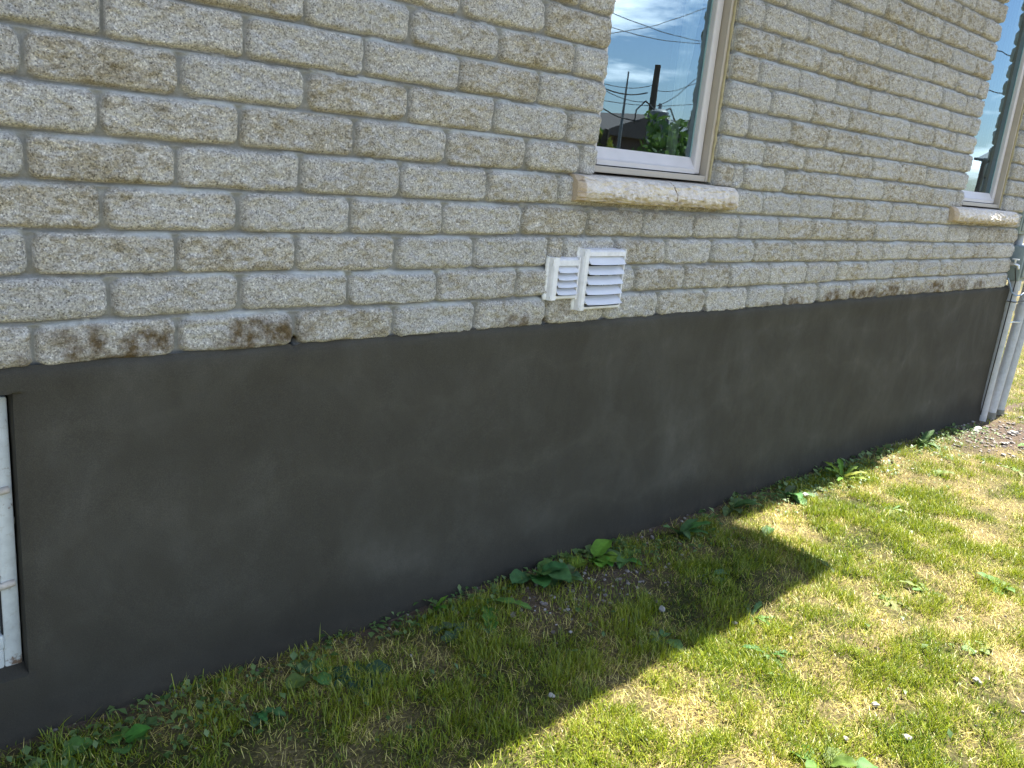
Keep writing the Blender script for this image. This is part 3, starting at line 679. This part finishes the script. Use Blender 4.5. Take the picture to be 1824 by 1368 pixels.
# ------------------------------------------------------------------ grass
def blades(P, az, length, lean, bend, width, C):
    n = len(P); T = np.array([0, .38, .72, 1.0]); Wd = np.array([1, .92, .62, .0])
    h = np.stack([np.cos(az), np.sin(az), 0 * az], -1); sde = np.stack([-np.sin(az), np.cos(az), 0 * az], -1)
    rows = []; p = P.copy(); prev = 0
    for i, t in enumerate(T):
        if i:
            ang = lean + bend * (t + prev) / 2; dl = (t - prev) * length
            p = p + (h * np.sin(ang)[:, None] + np.array([0, 0, 1.]) * np.cos(ang)[:, None]) * dl[:, None]
        prev = t
        if i < 3:
            rows.append(p - sde * (width * Wd[i] / 2)[:, None]); rows.append(p + sde * (width * Wd[i] / 2)[:, None])
        else: rows.append(p)
    V = np.stack(rows, 1)                                # n,7,3
    f = np.array([[0, 1, 3], [0, 3, 2], [2, 3, 5], [2, 5, 4], [4, 5, 6]])
    F = (np.arange(n)[:, None, None] * 7 + f[None]).reshape(-1, 3)
    Cv = np.repeat(C[:, None, :], 7, 1)
    return V.reshape(-1, 3), F, Cv.reshape(-1, 4)
def scatter(x0, x1, y0, y1, dens):
    n = int((x1 - x0) * (y1 - y0) * dens)
    return rng.uniform(x0, x1, n), rng.uniform(y0, y1, n)
regs = [(-.4, 2.6, -2.3, -.015, 52000), (2.6, 4.4, -2.3, -.015, 42000), (4.4, 7.0, -2.2, -.02, 20000), (6.95, 10.5, -1.9, 2.4, 8000), (10.5, 16, -2, 5, 1500), (-.4, 7, -3.6, -2.2, 2500)]
VV, FF, CC = [], [], []; off = 0
for (x0, x1, y0, y1, dn) in regs:
    x, y = scatter(x0, x1, y0, y1, dn); far = 1.0 if dn > 8000 else 1.45
    so = soil_of(x, y); dr = dry_of(x, y); tuft = np.clip(.5 + 1.15 * fbm(x * 9, y * 9, 47, 3, .55), 0, 1)
    k = rng.random(len(x)) < np.clip((1 - .93 * so) * (.25 + .75 * tuft), 0, 1)
    x, y, dr, tuft, so = x[k], y[k], dr[k], tuft[k], so[k]; n = len(x)
    pgreen = np.clip(1.12 - .95 * dr + .60 * (tuft - .5), .10, .86)
    green = rng.random(n) < pgreen
    az = rng.uniform(0, 2 * np.pi, n)
    lean = np.where(green, np.abs(rng.normal(.42, .30, n)), np.clip(rng.normal(1.05, .35, n), .2, 1.5))
    bend = np.where(green, rng.uniform(.1, 1.0, n), rng.uniform(-.2, .7, n))
    ln = np.where(green, rng.uniform(.014, .038, n) * (.6 + .8 * tuft), rng.uniform(.014, .044, n))
    tall = rng.random(n) < .012; ln = np.where(tall, ln * 1.9, ln)
    wd = np.where(green, rng.uniform(.0014, .0030, n), rng.uniform(.0010, .0021, n)) * far
    r1 = rng.random(n)[:, None]; r2 = rng.random(n)[:, None]
    cg = (1 - r1) * np.array([.060, .140, .006]) + r1 * np.array([.31, .36, .014]); cg = cg * (1 - .35 * dr[:, None]) + .35 * dr[:, None] * np.array([.42, .40, .035])
    cd = (1 - r2) * np.array([.34, .27, .05]) + r2 * np.array([.86, .76, .25])
    c = np.where(green[:, None], cg, cd) * rng.uniform(.75, 1.2, n)[:, None]
    c = np.concatenate([c, np.ones((n, 1))], 1)
    P = np.stack([x, y, gz(x, y) - .003], -1)
    v, f, cv = blades(P, az, ln, lean, bend, wd, c); VV.append(v); FF.append(f + off); CC.append(cv); off += len(v)
m = bpy.data.materials.new('grass_blades'); m.use_nodes = True; t = m.node_tree; t.nodes.clear()
o_ = t.nodes.new('ShaderNodeOutputMaterial'); at = t.nodes.new('ShaderNodeAttribute'); at.attribute_name = 'blade'
df = t.nodes.new('ShaderNodeBsdfDiffuse'); tr = t.nodes.new('ShaderNodeBsdfTranslucent'); gl = t.nodes.new('ShaderNodeBsdfGlossy'); gl.inputs['Roughness'].default_value = .45
m1 = t.nodes.new('ShaderNodeMixShader'); m1.inputs[0].default_value = .30; m2 = t.nodes.new('ShaderNodeMixShader'); m2.inputs[0].default_value = .04
for s_ in (df, tr): t.links.new(at.outputs['Color'], s_.inputs['Color'])
t.links.new(df.outputs[0], m1.inputs[1]); t.links.new(tr.outputs[0], m1.inputs[2]); t.links.new(m1.outputs[0], m2.inputs[1]); t.links.new(gl.outputs[0], m2.inputs[2]); t.links.new(m2.outputs[0], o_.inputs[0])
M_GRASS = m
gr = link('grass', np_mesh('grass', np.concatenate(VV), np.concatenate(FF), True, {'blade': ('FLOAT_COLOR', np.concatenate(CC))}), M_GRASS)
tag(gr, 'short patchy lawn of green and straw-dry grass', 'grass', kind='stuff')
del VV, FF, CC

# small creeping leaves at the foot of the wall and in the turf
n = 2600; x = rng.uniform(.3, 6.2, n); y = -np.abs(rng.normal(.02, .13, n)) - .015; x2 = rng.uniform(.6, 6.5, 1500); y2 = rng.uniform(-1.9, -.1, 1500)
x = np.concatenate([x, x2]); y = np.concatenate([y, y2]); k = fbm(x * 3.1, y * 5, 48, 3) > np.where(y < -.3, .18, -.12); x, y = x[k], y[k]; n = len(x)
az = rng.uniform(0, 6.283, n); L_ = rng.uniform(.010, .030, n) * (1 + .8 * sstep(-.16, -.05, y) * sstep(1.5, 2.6, x) * rng.random(n)); el = rng.uniform(-.1, .9, n); wd = L_ * rng.uniform(.22, .42, n)
h3 = np.stack([np.cos(az) * np.cos(el), np.sin(az) * np.cos(el), np.sin(el)], -1); s3 = np.stack([-np.sin(az), np.cos(az), 0 * az], -1); u3 = np.cross(h3, s3) * np.sign(np.cross(h3, s3)[:, 2:3])
P0 = np.stack([x, y, gz(x, y) + rng.uniform(.004, .022, n)], -1); mid = P0 + h3 * (L_ * .5)[:, None]; tip = P0 + h3 * L_[:, None] - u3 * (L_ * .18)[:, None]
V = np.stack([P0, mid - s3 * wd[:, None] + u3 * (wd * .3)[:, None], tip, mid + s3 * wd[:, None] + u3 * (wd * .3)[:, None], mid], 1).reshape(-1, 3)
F = (np.arange(n)[:, None, None] * 5 + np.array([[0, 1, 4], [1, 2, 4], [2, 3, 4], [3, 0, 4]])[None]).reshape(-1, 3)
w_ = rng.random((n, 1)); c = np.array([.06, .13, .03]) * (1 - w_) + np.array([.17, .25, .08]) * w_; c = np.repeat(np.concatenate([c, np.ones((n, 1))], 1)[:, None], 5, 1)
tag(link('ground_cover', np_mesh('ground_cover', V, F, True, {'blade': ('FLOAT_COLOR', c)}), M_GRASS), 'small creeping leaves along the foot of the wall and in the lawn', 'ground cover', kind='stuff')

# gravel and crumbs of mortar
ico = bmesh.new(); bmesh.ops.create_icosphere(ico, subdivisions=1, radius=1.0)
IV = np.array([v.co[:] for v in ico.verts]); IF = np.array([[v.index for v in f.verts] for f in ico.faces]); ico.free()
def pebbles(spots):
    Vs, Fs = [], []; off = 0
    for (x, y, r) in spots:
        sc = np.array([1, rng.uniform(.6, 1), rng.uniform(.4, .7)]) * r; a_ = rng.uniform(0, 6.28)
        v = IV * (1 + rng.uniform(-.25, .25, (len(IV), 1))) * sc
        v = np.stack([v[:, 0] * math.cos(a_) - v[:, 1] * math.sin(a_), v[:, 0] * math.sin(a_) + v[:, 1] * math.cos(a_), v[:, 2]], -1)
        Vs.append(v + [x, y, float(gz(x, y)) + r * .25]); Fs.append(IF + off); off += len(v)
    return np.concatenate(Vs), np.concatenate(Fs)
sp = []
for _ in range(200): sp.append((rng.normal(2.2, .24), min(-.03, rng.normal(-.22, .10)), abs(rng.normal(.004, .0025)) + .002))
for _ in range(420): sp.append((rng.normal(6.1, .42), min(-.02, rng.normal(-.28, .18)), abs(rng.normal(.006, .005)) + .003))
for _ in range(200): sp.append((rng.uniform(.3, 6.4), -.02 - abs(rng.normal(0, .05)), abs(rng.normal(.003, .003)) + .002))
for _ in range(120): sp.append((rng.uniform(.6, 6), rng.uniform(-1.5, -.1), abs(rng.normal(.003, .002)) + .002))
a = M('mixed_gravel'); M_GRAV = a.done(a.ramp(a.noise(40, 3), [(.3, (.09, .07, .06)), (.5, (.20, .175, .155)), (.72, (.45, .42, .40))]), .9, a.bump(a.noise(300, 3), .5, .002), .2)
v, f = pebbles(sp)
tag(link('gravel', np_mesh('gravel', v, f, False), M_GRAV), 'gravel and cement crumbs along the foot of the wall', 'gravel', kind='stuff')

# individual stones
def stone(x, y, r, label, mat=M_STONE, flat=.55):
    r = r * .78; bm = bmesh.new(); bmesh.ops.create_icosphere(bm, subdivisions=3, radius=1.0); sd = random.randint(0, 9999)
    for v in bm.verts:
        p = v.co.copy(); n = float(fbm(np.array([p.x * 1.3 + p.z]), np.array([p.y * 1.3 - p.z * .7]), sd, 3)[0])
        v.co = Vector((p.x, p.y * .75, p.z * flat)) * r * (1 + .45 * n)
    me = bpy.data.meshes.new('stone'); bm.to_mesh(me); bm.free()
    o = link('stone', me, mat); o.location = (x, y, float(gz(x, y)) + r * flat * .55 + .006); o.rotation_euler = (random.uniform(-.3, .3), random.uniform(-.3, .3), random.uniform(0, 6))
    return tag(o, label, 'stone', 'stones lying on the lawn')
stone(2.759, -1.321, .017, 'pale stone in sunlit grass, farthest right of the lower stones')
stone(2.291, -1.306, .018, 'white elongated stone near the bottom edge of the sunlit lawn')
stone(2.365, -1.178, .015, 'grey-white stone in dark green grass above the white elongated stone')
stone(2.140, -1.200, .012, 'small whitish stone left of the white elongated stone')
stone(3.693, -.199, .024, 'grey stone with dark shaded side in the strip by the wall', M_STONED)
stone(1.574, -.607, .014, 'pale stone lying in the shaded grass')
stone(2.406, -.663, .012, 'tiny white stone at the edge of the house shadow')
stone(2.236, -.480, .018, 'grey stone among the shaded gravel', M_STONED)
stone(6.10, -.13, .05, 'flat pale lump of cement against the foot of the conduit', M_STONE, .35)
stone(5.93, -.36, .035, 'broken pale flagstone chip in the bare soil by the corner', M_STONE, .3)
stone(6.30, -.30, .040, 'whitish stone below the middle conduit in the soil', M_STONE, .4)

# ------------------------------------------------------------------ weeds
def leaf_mesh(Vl, Fl, Cl, base, az, L_, W_, elev, droop, kind, tint, seed):
    n, m = 15, 5; o0 = len(Vl)
    h = Vector((math.cos(az), math.sin(az), 0)); s_ = Vector((-math.sin(az), math.cos(az), 0)); p = Vector(base); ang = elev
    for i in range(n):
        t = i / (n - 1)
        if kind == 'lobed':
            wv = W_ * (.22 + .78 * t ** .8) * (1 - t ** 6) ; wv *= .45 + .55 * abs(((t * 5.3 + .15 * math.sin(seed)) % 1.0) * 1.0)
        elif kind == 'broad':
            wv = W_ * (.10 if t < .22 else math.sin(math.pi * min(1, (t - .16) / .86)) ** .65)
        else: wv = W_ * math.sin(math.pi * (t * .97 + .03)) ** .8
        if i == n - 1: wv = .0008
        if i: 
            ang -= droop / (n - 1); p = p + (h * math.cos(ang) + Vector((0, 0, 1)) * math.sin(ang)) * (L_ / (n - 1))
        up = (Vector((0, 0, 1)) * math.cos(ang) - h * math.sin(ang))
        for j in range(m):
            q = (j / (m - 1) - .5) * 2
            rip = .10 * W_ * math.sin(t * 17 + seed + q * 2)
            Vl.append(p + s_ * (wv * q) + up * (abs(q) * wv * .30 + rip * abs(q)))
            vein = 1.35 if j == 2 else 1.0
            Cl.append((tint[0] * vein, tint[1] * vein, tint[2] * vein, 1))
    for i in range(n - 1):
        for j in range(m - 1): a_ = o0 + i * m + j; Fl.append((a_, a_ + 1, a_ + m + 1, a_ + m))
a = M('weed_leaf'); lc = a.attr('leafc', True)
col = a.mix(.5, lc, a.ramp(a.noise(60, 4), [(.3, .6), (.7, 1.3)]), 'MULTIPLY')
M_LEAF = a.done(col, .62, a.bump(a.noise(130, 3), .35, .003), .22)
tt = a.t; trn = tt.nodes.new('ShaderNodeBsdfTranslucent'); mxs = tt.nodes.new('ShaderNodeMixShader'); mxs.inputs[0].default_value = .25
tt.links.new(col, trn.inputs['Color']); tt.links.new(a.p.outputs[0], mxs.inputs[1]); tt.links.new(trn.outputs[0], mxs.inputs[2]); tt.links.new(mxs.outputs[0], a.out.inputs[0])
def weed(name, x, y, n, L_, W_, kind, label, elev=.5, tint=(.075, .15, .04), spread=6.28, az0=0, group=None, cat='weed'):
    y = min(y, -.045)
    z = float(gz(x, y)); Vl, Fl, Cl = [], [], []
    for i in range(n):
        az = az0 + spread * (i + random.uniform(-.3, .3)) / n
        if y > -.15 and math.sin(az) > .2: az = -az
        k = random.uniform(.7, 1.15) * (1.3 if y > -.2 else 1.0)
        leaf_mesh(Vl, Fl, Cl, (random.uniform(-.006, .006), random.uniform(-.006, .006), 0), az, L_ * k, W_ * k, elev * random.uniform(.6, 1.3), random.uniform(.5, 1.3), kind, tuple(c * random.uniform(.8, 1.25) for c in tint), random.uniform(0, 9))
    me = np_mesh(name, np.array([v[:] for v in Vl]), np.array(Fl), True, {'leafc': ('FLOAT_COLOR', np.array(Cl))})
    o = link(name, me, M_LEAF); o.location = (x, y, z - .002)
    return tag(o, label, cat, group)
D_, B_ = 'dandelions in the lawn', 'broad-leaved weeds by the wall'
dk = (.085, .17, .05); br = (.13, .26, .035); pl = (.16, .22, .075)
weed('broadleaf_weed', 2.03, -.07, 8, .115, .032, 'broad', 'weed with large rounded leaves against the wall beside the shaded gravel', .75, dk, group=B_)
weed('broadleaf_weed', 2.10, -.13, 4, .075, .022, 'broad', 'weed with three pale rounded leaves right beside the gravel', .8, (.09, .16, .07), group=B_)
weed('broadleaf_weed', 2.30, -.09, 6, .095, .028, 'broad', 'bushy broad-leaved weed at the wall just right of the gravel', .8, br, group=B_)
weed('broadleaf_weed', 2.42, -.15, 5, .08, .018, 'plain', 'narrow-leaved dark weed in shade right of the bushy wall weed', .6, dk, group=B_)
weed('dandelion', 1.745, -.10, 5, .14, .026, 'lobed', 'dandelion with long flat leaves at the wall left of the gravel', .35, dk, 2.8, 3.6, D_)
weed('dandelion', 1.62, -.19, 4, .12, .024, 'lobed', 'dandelion with one upturned pale leaf in the shaded grass', .4, (.08, .15, .08), 3.0, 2.7, D_)
weed('broadleaf_weed', 1.58, -.06, 3, .07, .012, 'plain', 'upright thin-leaved sprout touching the dark wall', 1.1, br, group=B_)
weed('broadleaf_weed', 1.183, -.235, 7, .10, .034, 'broad', 'dark wide-leaved weed in the left shaded grass', .45, (.045, .085, .045), group=B_)
weed('broadleaf_weed', 1.08, -.16, 4, .08, .026, 'broad', 'small dark weed between wall and the left shaded grass', .5, dk, group=B_)
weed('dandelion', .878, -.225, 3, .075, .024, 'lobed', 'single lobed green leaf plant near the left foot of the wall', .6, (.07, .15, .05), 2.0, 4.0, D_)
weed('broadleaf_weed', .62, -.12, 3, .05, .018, 'broad', 'small bright-leaved sprout near the lower left corner', .7, (.08, .17, .04), group=B_)
weed('broadleaf_weed', .56, -.17, 3, .05, .017, 'broad', 'pair of round green leaves at the lower left edge', .7, (.08, .17, .04), group=B_)
weed('broadleaf_weed', .43, -.13, 4, .06, .022, 'broad', 'dark weed in the bottom left corner under the cellar window', .6, dk, group=B_)
weed('dandelion', 4.17, -.15, 9, .12, .022, 'lobed', 'bright yellow-green dandelion leaves in the sun by the wall', .8, (.15, .25, .03), group=D_)
weed('broadleaf_weed', 3.647, -.13, 6, .10, .022, 'plain', 'leafy weed in the shade strip left of the grey stone', .7, dk, group=B_)
weed('broadleaf_weed', 3.86, -.12, 5, .10, .024, 'lobed', 'grey-leaved weed in the shade strip between stone and yellow dandelion', .6, (.10, .15, .09), group=B_)
weed('dandelion', 3.99, -.50, 10, .13, .020, 'lobed', 'wide flat dandelion rosette in full sun farther along the wall', .3, pl, group=D_)
weed('broadleaf_weed', 3.13, -.33, 2, .10, .020, 'plain', 'lone upright dark leaf at the tip of the house shadow', 1.2, (.05, .11, .03), 1.5, 0, B_)
weed('dandelion', 3.12, -.56, 7, .11, .018, 'lobed', 'pale dandelion rosette at the corner of the house shadow', .3, pl, group=D_)
weed('dandelion', 3.08, -.90, 8, .11, .024, 'lobed', 'pale broad dandelion rosette in dry grass right of the shadow tip', .35, pl, group=D_)
weed('dandelion', 2.334, -.84, 9, .08, .018, 'lobed', 'dark green feathery rosette just outside the shadow edge', .5, (.06, .13, .035), group=D_)
weed('broadleaf_weed', 1.974, -1.225, 4, .10, .028, 'broad', 'plantain with upright glossy leaves at the bottom edge', .8, (.08, .17, .03), group=B_)
weed('broadleaf_weed', 2.03, -1.29, 3, .07, .024, 'broad', 'small plantain right of the glossy one at the bottom edge', .7, (.10, .19, .05), group=B_)
weed('broadleaf_weed', 2.99, -1.24, 4, .06, .022, 'broad', 'pale small weed at the right side of the sunlit lawn', .5, pl, group=B_)
weed('dandelion', 3.28, -.95, 6, .09, .018, 'lobed', 'light green dandelion in sunny grass behind the pale broad rosette', .5, (.13, .21, .05), group=D_)
weed('broadleaf_weed', 4.76, -.40, 6, .09, .020, 'plain', 'small sunlit weed between the yellow dandelion and the corner', .6, (.13, .20, .06), group=B_)
weed('broadleaf_weed', 2.81, -.12, 6, .10, .018, 'plain', 'cluster of narrow weeds at the wall where the shadow narrows', .75, dk, group=B_)
weed('broadleaf_weed', 2.08, -.60, 4, .07, .022, 'broad', 'round-leaved weed deep in the shaded lawn', .5, dk, group=B_)
weed('broadleaf_weed', 2.61, -.42, 4, .09, .020, 'broad', 'flat grey-green leaf cluster inside the shadow tip', .4, (.07, .13, .06), group=B_)
weed('broadleaf_weed', 5.27, -.10, 7, .10, .018, 'plain', 'green weeds in the wall shade near the corner', .8, (.07, .15, .04), group=B_)
weed('broadleaf_weed', 3.60, -1.12, 6, .10, .022, 'plain', 'fresh green weed clump at the far right of the lawn', .7, (.10, .20, .04), group=B_)
weed('broadleaf_weed', 3.27, -.07, 5, .10, .020, 'plain', 'weed in wall shade above the lone upright leaf', .8, dk, group=B_)
weed('dandelion', 2.50, -.67, 7, .10, .020, 'lobed', 'dark feathery rosette straddling the shadow edge', .45, dk, group=D_)
weed('dandelion', 5.35, -.62, 7, .11, .020, 'lobed', 'whitish sunlit rosette beyond the yellow dandelion', .4, pl, group=D_)
weed('broadleaf_weed', 6.05, -.48, 5, .08, .020, 'broad', 'green sprout in the bare soil near the conduits', .8, br, group=B_)

# ------------------------------------------------------------------ what the windows reflect (across the street)
MX = np.array([0.0, 2.154, .54])
def at(P, s_): return tuple(float(v) for v in (MX + s_ * (np.array(P) - MX)))
px_, py_, _ = at((13.55, -9, 2), 2.0)
pole = empty('utility_pole', (px_, py_, -1.6), 'wooden utility pole with transformer reflected in the nearer window', 'utility pole')
MB().tube([(px_, py_, -2.2), (px_, py_, 1), (px_ + .02, py_, 4.45)], [.17, .15, .13], 16).build('shaft', M_POLEW, pole, True)
mb = MB().tube([(px_, py_ + .38, 1.55), (px_, py_ + .38, 1.6), (px_, py_ + .38, 2.75), (px_, py_ + .38, 2.85)], [.30, .34, .34, .20], 20)
for k in range(10):
    a_ = k * .628; mb.box(px_ + .36 * math.cos(a_) - .02, px_ + .36 * math.cos(a_) + .02, py_ + .38 + .36 * math.sin(a_) - .04, py_ + .38 + .36 * math.sin(a_) + .04, 1.7, 2.65)
mb.build('transformer', M_TRANS, pole, True)
MB().box(px_ - .06, px_ + .06, py_ + .08, py_ + .26, 2.0, 2.3).build('bracket', M_TRANS, pole)
MB().tube([(px_, py_ + .38, 2.85), (px_, py_ + .38, 3.05)], .06, 10).build('bushing', M_TRANS, pole)
mb = MB(); mb.tube([(px_ - .3, py_ + .38, 2.8), (px_ - .8, py_ + .3, 3.05), (px_ - 1.15, py_ + .2, 2.7), (px_ - 1.1, py_ + .1, 2.2)], .03, 6).build('lead_wire', M_BLACK, pole)
MB().tube([(px_ + .2, py_ + .38, 2.8), (px_ + .7, py_ + .3, 2.95), (px_ + 1.2, py_ + .2, 2.5)], .03, 6).build('lead_wire', M_BLACK, pole)
WIRES = [((12.23, 3.18), (14.69, 3.12)), ((12.31, 2.89), (14.55, 3.64)), ((12.3, 2.97), (14.55, 3.06)), ((12.25, 1.99), (13.56, 2.12)), ((12.27, 1.91), (13.4, 1.96)),
         ((13.76, 2.04), (14.63, 2.23)), ((12.26, 1.86), (13.4, 1.80)), ((12.29, 1.54), (13.3, 1.44)), ((14.03, 1.63), (14.6, 1.58)), ((12.26, 1.70), (14.61, 1.88)), ((13.77, 1.78), (14.54, 2.2))]
WL = ['upper span wire', 'steep crossing wire', 'second upper span wire', 'wire meeting the pole from the left', 'thick cable left of the pole', 'wire leaving the pole to the right', 'sagging service wire', 'low cable by the hedge top', 'short low wire on the right', 'long level wire behind the pole', 'steep wire climbing to the right']
for i, (p, q) in enumerate(WIRES):
    A_ = np.array(at((p[0], -9, p[1]), 2.0)); B_2 = np.array(at((q[0], -9, q[1]), 2.0)); dv = B_2 - A_; lo_, hi_ = (-.6, 1.6)
    if 'meeting' in WL[i] or 'left of' in WL[i] or 'sagging' in WL[i] or 'low cable' in WL[i]: hi_ = 1.0
    if 'leaving' in WL[i] or 'climbing' in WL[i]: lo_ = 0
    pts = [tuple(A_ + dv * t + np.array([0, -.1 * (i % 3), -.10 * math.sin(math.pi * t)])) for t in np.linspace(lo_, hi_, 13)]
    o = MB().tube(pts, .014 if 'cable' not in WL[i] else .026, 6).build('overhead_wire', M_BLACK, None)
    tag(o, WL[i] + ' reflected in the nearer window', 'wire', 'overhead wires across the street')
for i, (zA, s_) in enumerate([(5.15, 1.0), (4.0, 1.0)]):
    o = MB().tube([(24, -9, zA - .9 * i * .2), (30.5, -9, zA), (40, -9, zA + .1)], .016, 6).build('overhead_wire', M_BLACK, None)
    tag(o, ['higher wire', 'lower wire'][i] + ' reflected in the farther window', 'wire', 'overhead wires across the street')
ax, ay, az_ = at((20.7, -16, 3.36), 1.3)
o = MB().tube([(ax, ay, -1.5), (ax, ay, az_)], [.09, .03], 8).build('antenna_mast', M_TRANS, None, True); tag(o, 'thin antenna mast left of the pole in the window reflection', 'mast')
def gable_house(x, y, w_, d_, eave, ridge, mat, rmat, label):
    h_ = empty('neighbour_house', (x, y, -1.5), label, 'house', 'houses across the street')
    MB().box(x - w_ / 2, x + w_ / 2, y - d_ / 2, y + d_ / 2, -2.2, eave).build('wall', mat, h_)
    mb = MB()
    mb.prism([(x - w_ / 2 - .5, eave - .1), (x - w_ / 2 - .5, eave + .1), (x, ridge), (x + w_ / 2 + .5, eave + .1), (x + w_ / 2 + .5, eave - .1)], 'y', y - d_ / 2 - .4, y + d_ / 2 + .4)
    mb.build('roof', rmat, h_)
    MB().box(x - .9, x + .3, y + d_ / 2 + .01, y + d_ / 2 + .06, -.2, .9).build('window', M_TRANS, h_)
    return h_
hx, hy, hz = at((19.14, -14, 1.97), 1.9)
gable_house(hx + .6, hy - 4, 6.2, 8, 2.2, hz + .15, M_NBRICK, M_NROOF, 'brown gabled house behind the pole in the window reflection')
gable_house(hx + 7.5, hy - 6, 9, 9, 1.9, 3.7, M_NBRICK, M_NROOF2, 'grey-roofed house right of the pole in the window reflection')
gable_house(82, -22, 10, 8, 4.0, 5.4, M_NBRICK, M_NROOF2, 'distant house reflected in the farther window')
def foliage(name, cx_, cy_, rx, ry, z0, z1, n, size, label, cols, trunk=True, group=None, cat='tree'):
    t_ = empty(name, (cx_, cy_, -1.5), label, cat, group)
    u = rng.uniform(-1, 1, (n * 3, 3)); r_ = np.linalg.norm(u, axis=1); lump = .72 + .5 * fbm(u[:, 0] * 2.2 + cx_, u[:, 1] * 2 + u[:, 2] * 2.2, 77, 3)
    u = u[(r_ < lump) & (r_ > .35 * lump)][:n]; k = len(u)
    P = np.array([cx_, cy_, (z0 + z1) / 2]) + u * np.array([rx, ry, (z1 - z0) / 2])
    d1 = rng.normal(size=(k, 3)); d1 /= np.linalg.norm(d1, axis=1)[:, None]; d2 = np.cross(d1, rng.normal(size=(k, 3))); d2 /= np.linalg.norm(d2, axis=1)[:, None]
    sz = rng.uniform(.6, 1.3, k)[:, None] * size
    V = np.stack([P - d1 * sz, P + d2 * sz * .45, P + d1 * sz, P - d2 * sz * .45], 1).reshape(-1, 3); F = np.arange(k * 4).reshape(-1, 4)
    w_ = rng.random((k, 1)); c = np.array(cols[0]) * (1 - w_) + np.array(cols[1]) * w_; c = np.repeat(np.concatenate([c, np.ones((k, 1))], 1)[:, None], 4, 1)
    link('crown', np_mesh('crown', V, F, False, {'blade': ('FLOAT_COLOR', c)}), M_GRASS, t_)
    if trunk:
        mb = MB().tube([(cx_, cy_, -2.0), (cx_, cy_, z0), (cx_ + .1, cy_, (z0 + z1) / 2)], [.14, .11, .05], 10)
        for k_ in range(4): mb.tube([(cx_, cy_, z0), (cx_ + rx * .5 * math.cos(k_ * 1.6), cy_ + ry * .5 * math.sin(k_ * 1.6), (z0 + z1) / 2 + .2)], [.07, .02], 8)
        mb.build('trunk', M_POLEW, t_, True)
    return t_
gcol = [(.05, .10, .022), (.12, .20, .04)]
for i, (dx, wd_) in enumerate([(-3.0, 1.7), (.4, 1.8), (3.6, 1.7), (6.9, 1.7)]):
    x, y, z = at((9.9 + dx * .66, -6, .98), 1.7)
    foliage('hedge_shrub', x, y, 2.3, 1.2, -1.4, z + .45 + .25 * math.sin(i * 2.1), 3200, .13, ['dark green shrub at the left end of the street hedge', 'dark green shrub under the reflected pole', 'mid green shrub right of the reflected pole', 'right end shrub of the street hedge'][i], gcol, False, 'hedge across the street', 'shrub')
x, y, z = at((14.2, -11, 1.62), 1.7); foliage('leafy_tree', x - 1.6, y, 2.2, 1.8, -.2, z + .1, 3500, .2, 'dark leafy tree at the left of the window reflection', gcol)
foliage('leafy_tree', 60, -16, 5, 4, -.2, 3.6, 3000, .4, 'light green tree reflected in the farther window', [(.07, .12, .02), (.16, .22, .05)])
foliage('leafy_tree', 5.52, -2.9, .16, .16, .48, .80, 500, .05, 'small yellow-green bush at the lower left of the window reflection', [(.16, .19, .02), (.30, .30, .05)], True, None, 'bush')
